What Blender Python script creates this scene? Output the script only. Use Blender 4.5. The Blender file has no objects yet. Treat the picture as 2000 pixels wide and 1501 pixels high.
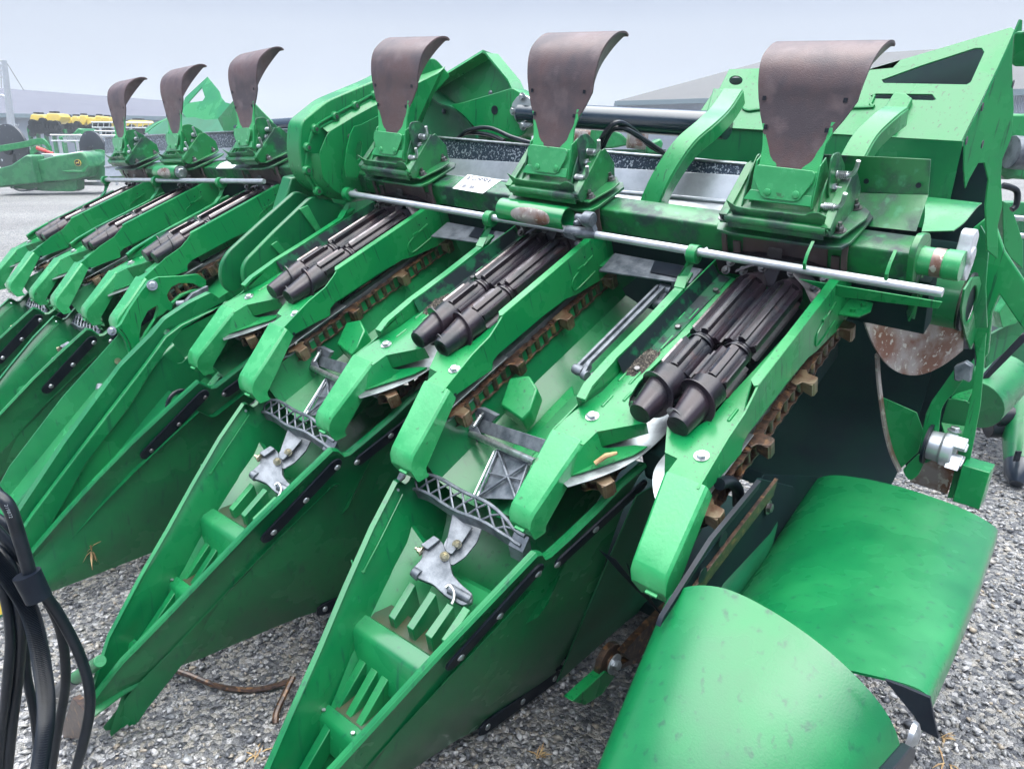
import bpy, bmesh, math, random
import numpy as np
from mathutils import Vector, Matrix
random.seed(7); rng=np.random.RandomState(7)
S=bpy.context.scene
H=1.64                                    # camera height over the gravel
# ---------------------------------------------------------------- camera
PITCH=math.radians(17.636)
cam=bpy.data.objects.new('camera',bpy.data.cameras.new('camera')); S.collection.objects.link(cam)
cam.location=(0,0,H); cam.rotation_euler=(math.pi/2-PITCH,0,0)
cam.data.sensor_width=36; cam.data.lens=36*1480/2000; cam.data.clip_start=.05; cam.data.clip_end=2000
S.camera=cam
# ---------------------------------------------------------------- world and sun (overcast)
w=bpy.data.worlds.new('World'); S.world=w; w.use_nodes=True
nt=w.node_tree; nt.nodes.clear(); N=nt.nodes.new; LK=nt.links.new
out=N('ShaderNodeOutputWorld'); bg=N('ShaderNodeBackground'); LK(bg.outputs[0],out.inputs[0])
sky=N('ShaderNodeTexSky'); sky.sky_type='NISHITA'; sky.sun_disc=False
SUN_E,SUN_R=math.radians(62),math.radians(200)
sky.sun_elevation=SUN_E; sky.sun_rotation=SUN_R; sky.dust_density=4; sky.air_density=1
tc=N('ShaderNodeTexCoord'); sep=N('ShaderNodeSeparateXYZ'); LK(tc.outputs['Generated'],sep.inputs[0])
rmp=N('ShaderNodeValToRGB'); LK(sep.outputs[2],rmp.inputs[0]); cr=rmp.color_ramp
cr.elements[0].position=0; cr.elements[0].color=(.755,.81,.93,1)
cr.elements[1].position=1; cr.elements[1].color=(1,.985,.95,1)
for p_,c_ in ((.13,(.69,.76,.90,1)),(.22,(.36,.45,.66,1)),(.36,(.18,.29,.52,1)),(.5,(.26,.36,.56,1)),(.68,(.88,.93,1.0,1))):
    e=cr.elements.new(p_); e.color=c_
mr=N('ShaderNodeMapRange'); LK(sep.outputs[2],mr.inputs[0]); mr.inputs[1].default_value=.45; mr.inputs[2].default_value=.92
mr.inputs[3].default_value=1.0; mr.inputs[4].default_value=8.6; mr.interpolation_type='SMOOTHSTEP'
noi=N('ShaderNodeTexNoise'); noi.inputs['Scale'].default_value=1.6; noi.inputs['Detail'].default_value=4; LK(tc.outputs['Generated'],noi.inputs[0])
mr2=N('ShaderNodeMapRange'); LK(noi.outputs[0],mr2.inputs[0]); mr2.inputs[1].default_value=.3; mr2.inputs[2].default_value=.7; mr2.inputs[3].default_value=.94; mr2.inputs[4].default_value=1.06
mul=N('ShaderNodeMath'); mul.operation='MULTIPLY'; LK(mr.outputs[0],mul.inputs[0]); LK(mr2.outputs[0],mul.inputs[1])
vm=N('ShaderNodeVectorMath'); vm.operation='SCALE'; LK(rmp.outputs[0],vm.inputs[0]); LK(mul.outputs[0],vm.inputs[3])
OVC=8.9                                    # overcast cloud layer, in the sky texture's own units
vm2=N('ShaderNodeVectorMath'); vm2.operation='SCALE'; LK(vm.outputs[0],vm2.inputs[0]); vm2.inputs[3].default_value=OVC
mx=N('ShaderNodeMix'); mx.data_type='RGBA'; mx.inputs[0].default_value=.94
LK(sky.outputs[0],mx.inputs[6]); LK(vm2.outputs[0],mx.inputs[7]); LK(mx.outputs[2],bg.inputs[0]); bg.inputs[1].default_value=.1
sl=bpy.data.objects.new('sun',bpy.data.lights.new('sun','SUN')); S.collection.objects.link(sl)
sl.data.energy=.6; sl.data.angle=math.radians(25); sl.data.color=(1,.98,.94)
sl.rotation_euler=(math.pi/2-SUN_E,0,math.radians(20))
S.view_settings.view_transform='Standard'; S.view_settings.look='None'; S.view_settings.exposure=.12; S.view_settings.gamma=1
S.render.engine='CYCLES'; S.cycles.max_bounces=6; S.cycles.glossy_bounces=4; S.cycles.volume_bounces=0

# ---------------------------------------------------------------- frames (row unit frames: x along the machine, y up the deck slope, z off the deck)
def M34(r): return Matrix([list(r[0]),list(r[1]),list(r[2]),[0,0,0,1]])
WA=M34([[0.754049,0.620474,-0.215456,0.703932],[-0.65365,0.676713,-0.338824,2.029906],[-0.06443,0.396323,0.915848,-0.336947+H]])
WD=M34([[0.72405,0.629025,-0.282985,-1.212917],[-0.689347,0.673914,-0.265785,3.72808],[0.023522,0.387516,0.921563,-0.212522+H]])
PCH=.762
def shift(Wm,k): return Wm@Matrix.Translation((-PCH*k,0,0))
WU=dict(A=WA,B=shift(WA,1),C=shift(WA,2),D=WD,E=shift(WD,1),F=shift(WD,2))
AL=math.radians(23.4); RX=Matrix.Rotation(AL,4,'X')           # T -> level frame of the machine
WL={k:v@RX.inverted() for k,v in WU.items()}                  # level frames ("loc")
def ray(px,py):
    th=PITCH; d=Vector(((px-1000)/1480,(py-750.5)/1480,1.))
    return Vector((d.x,-math.sin(th)*d.y+math.cos(th),-math.cos(th)*d.y-math.sin(th)))
def hit(W_,px,py,ax,val):
    """point of a frame's coordinate plane seen at a place of the photograph"""
    i=W_.inverted(); o=i@Vector((0,0,H)); d=i.to_3x3()@ray(px,py); k='xyz'.index(ax)
    return o+d*((val-o[k])/d[k])
def hitp(W_,px,py,n,p0):
    i=W_.inverted(); o=i@Vector((0,0,H)); d=i.to_3x3()@ray(px,py); n=Vector(n)
    return o+d*((Vector(p0)-o).dot(n)/d.dot(n))
# ---------------------------------------------------------------- materials
def srgb(r,g,b):
    f=lambda c:(c/255/12.92 if c/255<=.04045 else ((c/255+.055)/1.055)**2.4)
    return (f(r),f(g),f(b),1)
MATS={}
def mat(name,col,rough=.4,metal=0,coat=0,coat_r=.05,col2=None,nscale=6,ndetail=4,lo=.4,hi=.6,bump=0,bscale=200,rough2=None,spec=.5,streak=False,vor=False,col3=None,n3=3,lo3=.55,hi3=.62,bdist=.001,streak3=False):
    m=bpy.data.materials.new(name); m.use_nodes=True; t=m.node_tree; n=t.nodes; l=t.links.new
    b=n['Principled BSDF']; b.inputs['Base Color'].default_value=col; b.inputs['Roughness'].default_value=rough
    b.inputs['Metallic'].default_value=metal; b.inputs['Coat Weight'].default_value=coat; b.inputs['Coat Roughness'].default_value=coat_r
    b.inputs['Specular IOR Level'].default_value=spec
    tc=n.new('ShaderNodeTexCoord'); oi=n.new('ShaderNodeObjectInfo'); sh=n.new('ShaderNodeVectorMath'); sh.operation='SCALE'; sh.inputs[0].default_value=(7.3,5.1,3.7); l(oi.outputs['Random'],sh.inputs[3]); ad=n.new('ShaderNodeVectorMath'); l(tc.outputs['Object'],ad.inputs[0]); l(sh.outputs[0],ad.inputs[1]); co=ad.outputs[0]
    if col2 or rough2 is not None:
        mp=n.new('ShaderNodeMapping'); l(co,mp.inputs[0])
        if streak: mp.inputs['Scale'].default_value=(1,1,.12)
        tx=n.new('ShaderNodeTexNoise'); tx.inputs['Scale'].default_value=nscale; tx.inputs['Detail'].default_value=ndetail; tx.inputs['Roughness'].default_value=.6
        l(mp.outputs[0],tx.inputs[0])
        r=n.new('ShaderNodeMapRange'); l(tx.outputs[0],r.inputs[0]); r.inputs[1].default_value=lo; r.inputs[2].default_value=hi
        if col2:
            x=n.new('ShaderNodeMix'); x.data_type='RGBA'; l(r.outputs[0],x.inputs[0]); x.inputs[6].default_value=col; x.inputs[7].default_value=col2
            res=x.outputs[2]
            if col3:
                tx3=n.new('ShaderNodeTexNoise'); tx3.inputs['Scale'].default_value=n3; tx3.inputs['Detail'].default_value=(3 if streak3 else 8); mp3=n.new('ShaderNodeMapping'); l(co,mp3.inputs[0]); l(mp3.outputs[0],tx3.inputs[0])
                if streak3: mp3.inputs['Scale'].default_value=(1.6,1.6,.10)
                r3=n.new('ShaderNodeMapRange'); l(tx3.outputs[0],r3.inputs[0]); r3.inputs[1].default_value=lo3; r3.inputs[2].default_value=hi3
                x3=n.new('ShaderNodeMix'); x3.data_type='RGBA'; l(r3.outputs[0],x3.inputs[0]); l(res,x3.inputs[6]); x3.inputs[7].default_value=col3; res=x3.outputs[2]
            l(res,b.inputs['Base Color'])
        if rough2 is not None:
            r2=n.new('ShaderNodeMapRange'); l(r.outputs[0],r2.inputs[0]); r2.inputs[3].default_value=rough; r2.inputs[4].default_value=rough2
            l(r2.outputs[0],b.inputs['Roughness'])
            if coat:
                r4=n.new('ShaderNodeMapRange'); l(r.outputs[0],r4.inputs[0]); r4.inputs[3].default_value=coat_r; r4.inputs[4].default_value=min(1,coat_r+.3)
                l(r4.outputs[0],b.inputs['Coat Roughness'])
    if bump:
        tb=n.new('ShaderNodeTexVoronoi' if vor else 'ShaderNodeTexNoise'); tb.inputs['Scale'].default_value=bscale
        if not vor: tb.inputs['Detail'].default_value=5
        l(co,tb.inputs['Vector'] if vor else tb.inputs[0])
        bp=n.new('ShaderNodeBump'); bp.inputs['Strength'].default_value=bump; bp.inputs['Distance'].default_value=bdist
        l(tb.outputs[0],bp.inputs['Height']); l(bp.outputs[0],b.inputs['Normal'])
        if coat: l(bp.outputs[0],b.inputs['Coat Normal'])
    MATS[name]=m; return m
GREEN=(.0002,.175,.048,1)
M_G =mat('green_paint',GREEN,.34,coat=.55,coat_r=.06,spec=.35,col2=(.001,.205,.052,1),nscale=5,rough2=.5,lo=.42,hi=.58,bump=.25,bscale=350,col3=(.0005,.075,.026,1),n3=70,lo3=.63,hi3=.68,streak3=True)
M_GP=mat('green_poly',(.0002,.114,.036,1),.38,coat=.65,coat_r=.09,spec=.35,col3=(.001,.085,.034,1),n3=38,lo3=.60,hi3=.72,streak3=True,col2=(.001,.170,.048,1),nscale=3,rough2=.5,lo=.4,hi=.62,bump=.2,bscale=260)
M_GD=mat('dirty_green_paint',(.003,.15,.035,1),.4,coat=.5,coat_r=.12,col2=(.004,.025,.026,1),nscale=9,ndetail=10,lo=.45,hi=.62,rough2=.6,col3=(.03,.22,.09,1),n3=25,lo3=.6,hi3=.7,bump=.3,bscale=200)
M_GW=mat('scuffed_green_paint',(.010,.24,.070,1),.35,coat=.6,coat_r=.12,col2=(.030,.31,.105,1),nscale=14,ndetail=8,lo=.4,hi=.7,rough2=.5,bump=.4,bscale=120,col3=(.02,.12,.04,1),n3=40,lo3=.68,hi3=.72)
M_GB=mat('teal_green_liner',(.002,.10,.035,1),.5,coat=.3,coat_r=.25,col2=(.005,.14,.06,1),nscale=4,lo=.4,hi=.65,bump=.3,bscale=300)
M_DK=mat('black_rubber_strip',(.002,.005,.012,1),.45,spec=.3,col2=(.005,.010,.018,1),nscale=20,bump=.2,bscale=300)
M_ROLL=mat('wet_dark_steel',(.024,.016,.023,1),.30,metal=.1,coat=.4,coat_r=.09,spec=.3,col2=(.006,.008,.014,1),nscale=12,ndetail=8,lo=.42,hi=.62,col3=(.055,.022,.022,1),n3=14,lo3=.62,hi3=.75,rough2=.4,bump=.25,bscale=160)
M_EDGE=mat('polished_knife_edge',(.24,.22,.23,1),.25,metal=1,col2=(.15,.13,.13,1),nscale=30,bump=.2,bscale=300)
M_RUST=mat('rusty_chain_steel',(.085,.045,.028,1),.42,metal=.3,coat=.5,coat_r=.15,col2=(.025,.014,.012,1),nscale=60,ndetail=8,col3=(.20,.10,.045,1),n3=45,lo3=.56,hi3=.66,bump=.6,bscale=220)
M_PAD=mat('worn_paddle_steel',(.17,.125,.075,1),.4,metal=.35,coat=.5,coat_r=.15,col2=(.10,.05,.028,1),nscale=28,ndetail=8,lo=.45,hi=.6,bump=.5,bscale=180)
M_ZN=mat('zinc_plated_steel',(.55,.58,.60,1),.3,metal=.9,col2=(.36,.38,.40,1),nscale=40,bump=.2,bscale=300)
M_BOLT=mat('weathered_bolt_steel',(.20,.20,.21,1),.35,metal=.85,col2=(.10,.09,.09,1),nscale=60,ndetail=6,coat=.3,bump=.2,bscale=300)
M_BRASS=mat('yellow_zinc_bolt',(.62,.55,.36,1),.3,metal=.9,col2=(.4,.36,.26,1),nscale=60)
M_ALU=mat('cast_aluminium',(.17,.19,.22,1),.5,metal=.45,col2=(.06,.075,.095,1),nscale=26,ndetail=8,lo=.4,hi=.65,bump=.5,bscale=260,coat=.3,coat_r=.2)
M_GALV=mat('galvanized_steel',(.50,.53,.57,1),.34,metal=.7,col2=(.42,.45,.49,1),nscale=22,ndetail=9,lo=.42,hi=.62,bump=.3,bscale=160,coat=.3,coat_r=.15)
M_HOOD=mat('worn_purple_brown_steel',(.090,.052,.054,1),.48,coat=.18,coat_r=.25,col2=(.052,.038,.048,1),nscale=7,ndetail=9,lo=.42,hi=.62,rough2=.55,bump=.7,bscale=420,bdist=.0015,col3=(.12,.085,.092,1),n3=16,lo3=.55,hi3=.75)
M_STEEL=mat('tarnished_disc_steel',(.40,.44,.46,1),.35,metal=.75,col2=(.22,.24,.26,1),nscale=16,ndetail=8,lo=.4,hi=.65,bump=.2,bscale=160)
M_TORN=mat('worn_flighting_steel',(.30,.27,.26,1),.4,metal=.4,col2=(.16,.075,.05,1),nscale=9,ndetail=10,lo=.44,hi=.6,col3=(.42,.40,.36,1),n3=60,lo3=.58,hi3=.62,bump=.3,bscale=200)
M_BLK=mat('black_rubber_hose',(.003,.006,.011,1),.38,coat=.25,coat_r=.15,spec=.3,col2=(.006,.010,.017,1),nscale=30,bump=.3,bscale=200)
M_TUBE=mat('wet_black_tube',(.010,.022,.035,1),.25,coat=.8,coat_r=.08,bump=.3,bscale=60)
M_WHITE=mat('white_paper_sticker',(.75,.77,.82,1),.5,bump=.1,bscale=60)
M_INK=mat('dark_grey_ink',(.06,.065,.09,1),.6)
M_YEL=mat('yellow_poly',(.75,.55,.06,1),.4,coat=.3,col2=(.68,.50,.10,1),nscale=3)
M_RED=mat('red_paint',(.5,.03,.03,1),.4)
M_DIRT=mat('dark_chaff',(.03,.026,.024,1),.9,col2=(.16,.14,.11,1),nscale=180,ndetail=6,lo=.5,hi=.62,bump=1,bscale=300,bdist=.004)
M_STRAW=mat('dry_straw',(.42,.30,.15,1),.7,col2=(.28,.17,.08,1),nscale=40)
M_ALGAE=mat('algae_wet_floor',(.008,.035,.012,1),.6,coat=.15,coat_r=.2,col2=(.02,.028,.006,1),nscale=18,ndetail=8,lo=.4,hi=.6,bump=.3,bscale=90)
M_GRIME=mat('grimy_green_deck',(.004,.012,.016,1),.6,coat=.15,coat_r=.3,spec=.25,col2=(.002,.085,.035,1),nscale=16,ndetail=9,lo=.50,hi=.58,bump=.5,bscale=180)
M_INT=mat('recess_shade_steel',(.002,.012,.016,1),.8,col2=(.002,.020,.018,1),nscale=5,spec=.15)  # near-black colour holds the shade of the deep cavities
M_NOSE=mat('black_poly_nose',(.012,.02,.034,1),.3,coat=.5,coat_r=.1,bump=.2,bscale=90)

# ---------------------------------------------------------------- geometry collector
V3=Vector
class G:
    def __init__(s): s.v=[]; s.f=[]
    def add(s,vs,fs,X=None):
        o=len(s.v)
        s.v+=[tuple((X@V3(p)) if X else p) for p in vs]; s.f+=[[i+o for i in f] for f in fs]; return s
    def box(s,a,b,X=None):
        x0,y0,z0=a; x1,y1,z1=b
        return s.add([(x0,y0,z0),(x1,y0,z0),(x1,y1,z0),(x0,y1,z0),(x0,y0,z1),(x1,y0,z1),(x1,y1,z1),(x0,y1,z1)],
            [(0,3,2,1),(4,5,6,7),(0,1,5,4),(1,2,6,5),(2,3,7,6),(3,0,4,7)],X)
    def prism(s,pts,vec):
        n=len(pts); vec=V3(vec); p=[V3(q) for q in pts]
        return s.add(p+[q+vec for q in p],[list(range(n))[::-1],list(range(n,2*n))]+[(i,(i+1)%n,(i+1)%n+n,i+n) for i in range(n)])
    def ring(s,outer,inner,vec):
        """plate with one hole, outlines with equal counts"""
        n=len(outer); vec=V3(vec); p=[V3(q) for q in outer]+[V3(q) for q in inner]; p=p+[q+vec for q in p]; f=[]
        for i in range(n):
            j=(i+1)%n
            f+=[(i,j,j+n,i+n),(i+2*n,i+3*n,j+3*n,j+2*n),(i,i+2*n,j+2*n,j),(i+n,j+n,j+3*n,i+3*n)]
        return s.add(p,f)
    def cyl(s,p0,p1,r0,r1=None,n=14,cap=True):
        return s.lathe(p0,p1,[(0,r0),(1,r0 if r1 is None else r1)],n,cap)
    def lathe(s,p0,p1,prof,n=16,cap=True):
        p0=V3(p0); p1=V3(p1); d=p1-p0; L=d.length; z=d.normalized(); x=z.orthogonal().normalized(); y=z.cross(x)
        vs=[];fs=[]
        for t,r in prof:
            for k in range(n):
                a=2*math.pi*k/n; vs.append(p0+d*t+(x*math.cos(a)+y*math.sin(a))*r)
        for j in range(len(prof)-1):
            for k in range(n): a=j*n+k; b=j*n+(k+1)%n; fs.append((a,b,b+n,a+n))
        if cap: fs.append(tuple(range(n))[::-1]); fs.append(tuple(range((len(prof)-1)*n,len(prof)*n)))
        return s.add(vs,fs)
    def tube(s,pts,r,n=8,cap=True,flat=None):
        P=[V3(p) for p in pts]; m=len(P); rs=r if isinstance(r,(list,tuple)) else [r]*m
        t=[(P[min(i+1,m-1)]-P[max(i-1,0)]).normalized() for i in range(m)]
        x=t[0].orthogonal().normalized(); vs=[]
        for i in range(m):
            x=(x-t[i]*x.dot(t[i])).normalized(); y=t[i].cross(x)
            for k in range(n): a=2*math.pi*k/n; vs.append(P[i]+(x*math.cos(a)+y*math.sin(a))*rs[i])
        fs=[(j*n+k,j*n+(k+1)%n,(j+1)*n+(k+1)%n,(j+1)*n+k) for j in range(m-1) for k in range(n)]
        if cap: fs+= [tuple(range(n))[::-1],tuple(range((m-1)*n,m*n))]
        return s.add(vs,fs)
    def bolt(s,p,d,r=.009,h=.007,wash=True,stud=0):
        p=V3(p); d=V3(d).normalized()
        if wash: s.cyl(p,p+d*.0025,r*1.5,n=14); p=p+d*.0025
        s.lathe(p,p+d*h,[(0,r),(.85,r),(1,r*.85)],6)
        if stud: s.cyl(p+d*h,p+d*(h+stud),r*.5,n=8)
        return s
    def grid(s,rows,th=None):
        """rows: list of lists of points; th vector gives thickness"""
        m=len(rows); n=len(rows[0]); vs=[V3(p) for r in rows for p in r]
        f=[(i*n+j,i*n+j+1,(i+1)*n+j+1,(i+1)*n+j) for i in range(m-1) for j in range(n-1)]
        if th is None: return s.add(vs,f)
        if callable(th): v2=[p+th(p) for p in vs]
        else: v2=[p+V3(th) for p in vs]
        o=m*n; f2=[tuple(reversed([a+o for a in q])) for q in f]
        rim=[i for i in range(n)]+[i*n+n-1 for i in range(1,m)]+[(m-1)*n+j for j in range(n-2,-1,-1)]+[i*n for i in range(m-2,0,-1)]
        side=[(rim[(k+1)%len(rim)],rim[k],rim[k]+o,rim[(k+1)%len(rim)]+o) for k in range(len(rim))]
        return s.add(vs+v2,f+f2+side)
    def strip(s,pts,w,t):
        """flat bar along pts; w,t half-size vectors"""
        P=[V3(p) for p in pts]; m=len(P); vs=[]
        ws=w if isinstance(w,list) else [V3(w)]*m; ts=t if isinstance(t,list) else [V3(t)]*m
        for p,a,b in zip(P,ws,ts): a=V3(a);b=V3(b); vs+=[p-a-b,p+a-b,p+a+b,p-a+b]
        fs=[(j*4+k,j*4+(k+1)%4,(j+1)*4+(k+1)%4,(j+1)*4+k) for j in range(m-1) for k in range(4)]+[(3,2,1,0),tuple((m-1)*4+k for k in range(4))]
        return s.add(vs,fs)
def smooth_pts(pts,n=6):
    P=[V3(p) for p in pts]; out=[]
    for i in range(len(P)-1):
        a=P[max(i-1,0)];b=P[i];c=P[i+1];d=P[min(i+2,len(P)-1)]
        for k in range(n):
            t=k/n; out.append(.5*((2*b)+(c-a)*t+(2*a-5*b+4*c-d)*t*t+(3*b-a-3*c+d)*t**3))
    out.append(P[-1]); return out
def rounded(pts,r,n=4):
    """round the corners of a closed polygon"""
    P=[V3(p) for p in pts]; out=[]; m=len(P)
    for i in range(m):
        a,b,c=P[i-1],P[i],P[(i+1)%m]; u=(a-b);v=(c-b); rr=min(r,u.length*.45,v.length*.45); u=u.normalized()*rr; v=v.normalized()*rr
        for k in range(n+1):
            t=k/n; out.append((b+u)*(1-t)**2+b*2*t*(1-t)+(b+v)*t*t)
    return out
def mesh_of(name,g,m,bevel=0,ang=38,segs=2):
    me=bpy.data.meshes.new(name); me.from_pydata([tuple(p) for p in g.v],[],g.f); me.validate()
    bm=bmesh.new(); bm.from_mesh(me); bmesh.ops.recalc_face_normals(bm,faces=bm.faces); bm.to_mesh(me); bm.free()
    for x in (m if isinstance(m,list) else [m]): me.materials.append(x)
    me.shade_smooth(); me.set_sharp_from_angle(angle=math.radians(ang)); return me
def obj(name,g,m,parent=None,W=None,bevel=0,ang=38,label=None,kind=None):
    me=mesh_of(name,g,m,ang=ang) if isinstance(g,G) else g
    o=bpy.data.objects.new(name,me); S.collection.objects.link(o)
    if bevel:
        b=o.modifiers.new('bevel','BEVEL'); b.width=bevel; b.segments=2; b.limit_method='ANGLE'; b.angle_limit=math.radians(40); b.harden_normals=False
    if parent:
        o.parent=parent
        if W is not None: o.matrix_basis=PW(parent).inverted()@W
    elif W is not None: o.matrix_basis=W
    if label: o['label']=label
    if kind: o['kind']=kind
    return o
def PW(o):
    m=o.matrix_basis.copy(); q=o.parent
    while q: m=q.matrix_basis@m; q=q.parent
    return m
def thing(name,loc,label,cat,group=None):
    o=bpy.data.objects.new(name,None); S.collection.objects.link(o); o.location=loc; o.matrix_basis=Matrix.Translation(loc)
    o['label']=label; o['category']=cat
    if group: o['group']=group
    return o
def tag(o,label,cat,group=None):
    o['label']=label; o['category']=cat
    if group: o['group']=group
    return o
def copy_part(o,W,parent):
    c=o.copy(); S.collection.objects.link(c); c.parent=parent; c.matrix_basis=PW(parent).inverted()@W
    for ch in o.children:
        d=ch.copy(); S.collection.objects.link(d); d.parent=c; d.matrix_basis=ch.matrix_basis.copy()
    return c
CH=[]                                                          # children lists need a depsgraph update, so they are kept by hand
# ================================================================ the corn head
head=thing('corn_header',(-.3,3.0,0),'long green corn header with six open row units and tall worn hoods filling the photo','corn header')
SUBS={}
def part(name,g,m,W=WA,bevel=.0012,label=None,ang=38):
    o=obj(name,g,m,head,W,bevel,ang,label); SUBS[o.name]=[]; return o
def sub(name,g,m,par,W=None,bevel=0,ang=38,label=None):
    o=obj(name,g,m,par,W,bevel,ang,label); SUBS[par.name].append(o); return o
def dup(par,W):
    c=par.copy(); S.collection.objects.link(c); c.matrix_basis=PW(head).inverted()@W; SUBS[c.name]=[]
    for ch in SUBS[par.name]:
        d=ch.copy(); S.collection.objects.link(d); d.parent=c; SUBS[c.name].append(d)
    return c

# ---- gathering chain loop (one mesh per side)
def chain_g(sx,phase):
    """sx=+1 right chain, -1 left chain; loop round two sprockets in a plane parallel to the deck"""
    zc=-.165; xo=.160; xi=.098; y1=.05; y0=-.715
    c=(xo+xi)/2; r=(xo-xi)/2
    path=[]; L1=y1-y0
    per=2*L1+2*math.pi*r; pitch=per/round(per/.0414)
    n=round(per/pitch)
    def at(d):
        d%=per
        if d<L1: return (c+r,y1-d),(0,-1)
        d-=L1
        if d<math.pi*r: a=-d/r; return (c+r*math.cos(a),y0+r*math.sin(a)),(math.sin(a),-math.cos(a))
        d-=math.pi*r
        if d<L1: return (c-r,y0+d),(0,1)
        d-=L1; a=math.pi-d/r; return (c+r*math.cos(a),y1+r*math.sin(a)),(math.sin(a),-math.cos(a))
    g=G(); pts=[at(i*pitch+phase) for i in range(n)]
    for i in range(n):
        (x,y),_=pts[i]; (x2,y2),_=pts[(i+1)%n]
        g.cyl((sx*x,y,zc-.017),(sx*x,y,zc+.017),.0105,n=10)
        g.cyl((sx*x,y,zc-.026),(sx*x,y,zc+.026),.0045,n=8)
        a=V3((sx*x,y,0)); b=V3((sx*x2,y2,0)); d=(b-a).normalized(); nn=V3((-d.y,d.x,0))
        off=.019 if i%2 else .0225
        for s_ in (1,-1):
            o=V3((0,0,zc+s_*off-.0015)); hw=.0125
            poly=[]
            for k in range(5): t=math.pi/2+math.pi*k/4; poly.append(a+o+d*math.cos(t)*hw*.9+nn*math.sin(t)*hw)
            poly.append(a.lerp(b,.5)+o-nn*hw*.75)
            for k in range(5): t=-math.pi/2+math.pi*k/4; poly.append(b+o+d*math.cos(t)*hw*.9+nn*math.sin(t)*hw)
            poly.append(a.lerp(b,.5)+o+nn*hw*.75)
            g.prism(poly,(0,0,.003))
    # paddles (lugs), each a mesh of its own
    m=int(round(per/.2585)); pads=[]
    for i in range(m):
        pad=G(); (x,y),(tx,ty)=at(i*per/m+phase); nx,ny=(-ty,tx)
        if (x-c)*nx<0 and abs(ny)<.5: nx,ny=-nx,-ny
        if abs(nx)<.3: nx,ny=0,(-1 if y<-.3 else 1)
        P=lambda a,b,z:(sx*(x+nx*a+tx*b),y+ny*a+ty*b,zc+z)
        L=.040
        poly=[P(-.006,-.026,.0245),P(.008,-.034,.0245),P(.018,-.020,.0245),P(L,-.017,.0245),P(L+.007,-.010,.0245),P(L+.007,.008,.0245),P(L,.015,.0245),P(.018,.018,.0245),P(.010,.034,.0245),P(-.006,.028,.0245)]
        pad.prism(poly,(0,0,.004))
        d=V3(P(0,1,0))-V3(P(0,0,0))
        pad.prism([P(.014,-.018,-.002),P(L+.004,-.018,-.014),P(L+.004,-.018,.026),P(.014,-.018,.026)],d*.006)
        pad.prism([P(L,-.016,-.014),P(L+.007,-.010,-.014),P(L+.007,.009,-.014),P(L,.015,-.014)],(0,0,.041))
        pad.prism([P(.014,.011,.0),P(L+.004,.011,-.012),P(L+.004,.011,.026),P(.014,.011,.026)],d*.006)
        pads.append(pad)
    return g,pads
# ---- stalk roll
def roll_g(sx):
    g=G(); e=G(); xc=.050; zc=-.030
    P=lambda y,a,r:(sx*(xc+r*math.cos(a)),y,zc+r*math.sin(a))
    ax=lambda y:(sx*xc,y,zc)
    g.lathe(ax(-.605),ax(-.455),[(0,.0),(0,.018),(.001,.027),(.04,.029),(.45,.036),(.75,.042),(.97,.045),(1,.040)],32,False)
    g.lathe(ax(-.605),ax(-.60),[(0,.014),(0,.020),(1,.020)],16)
    # flighting
    n=60; rows=[[],[],[]]
    for i in range(n+1):
        t=i/n; y=-.60+t*.150; a=sx*(t*1.7*2*math.pi)+1.2; rb=.028+.017*min(1,t/.8)
        rt=rb+.014*min(1,t*6,(1-t)*8+.15)
        rows[0].append(P(y,a,rb-.003)); rows[1].append(P(y,a,rt))
    g.grid([rows[0],rows[1]],(0,.004,0))
    # fluted body in two lengths with a coupling gap
    def body(y0,y1):
        nb=6
        g.lathe(ax(y0),ax(y1),[(0,.032),(1,.032)],24)
        for k in range(nb):
            a=2*math.pi*k/nb+.35*sx
            da=.13
            q=[P(0,a-.30,.031),P(0,a-.22,.0415),P(0,a,.0445),P(0,a+.22,.0442),P(0,a+.30,.031)]
            q=[(p[0],y0,p[2]) for p in q]
            g.prism(q,(0,y1-y0,0))
            q=[P(0,a+.10,.0436),P(0,a+.19,.0485),P(0,a+.23,.0432)]
            q=[(p[0],y0+.004,p[2]) for p in q]
            (e if k in (1,4) else g).prism(q,(0,y1-y0-.02,0))
    body(-.452,-.335); body(-.300,-.035)
    g.lathe(ax(-.345),ax(-.285),[(0,.030),(1,.030)],20)
    g.lathe(ax(-.322),ax(-.316),[(0,.036),(1,.036)],24); g.lathe(ax(-.310),ax(-.305),[(0,.032),(1,.032)],24)
    g.lathe(ax(-.035),ax(.02),[(0,.043),(.2,.041),(.75,.026),(1,.024)],12)
    return g,e
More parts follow.
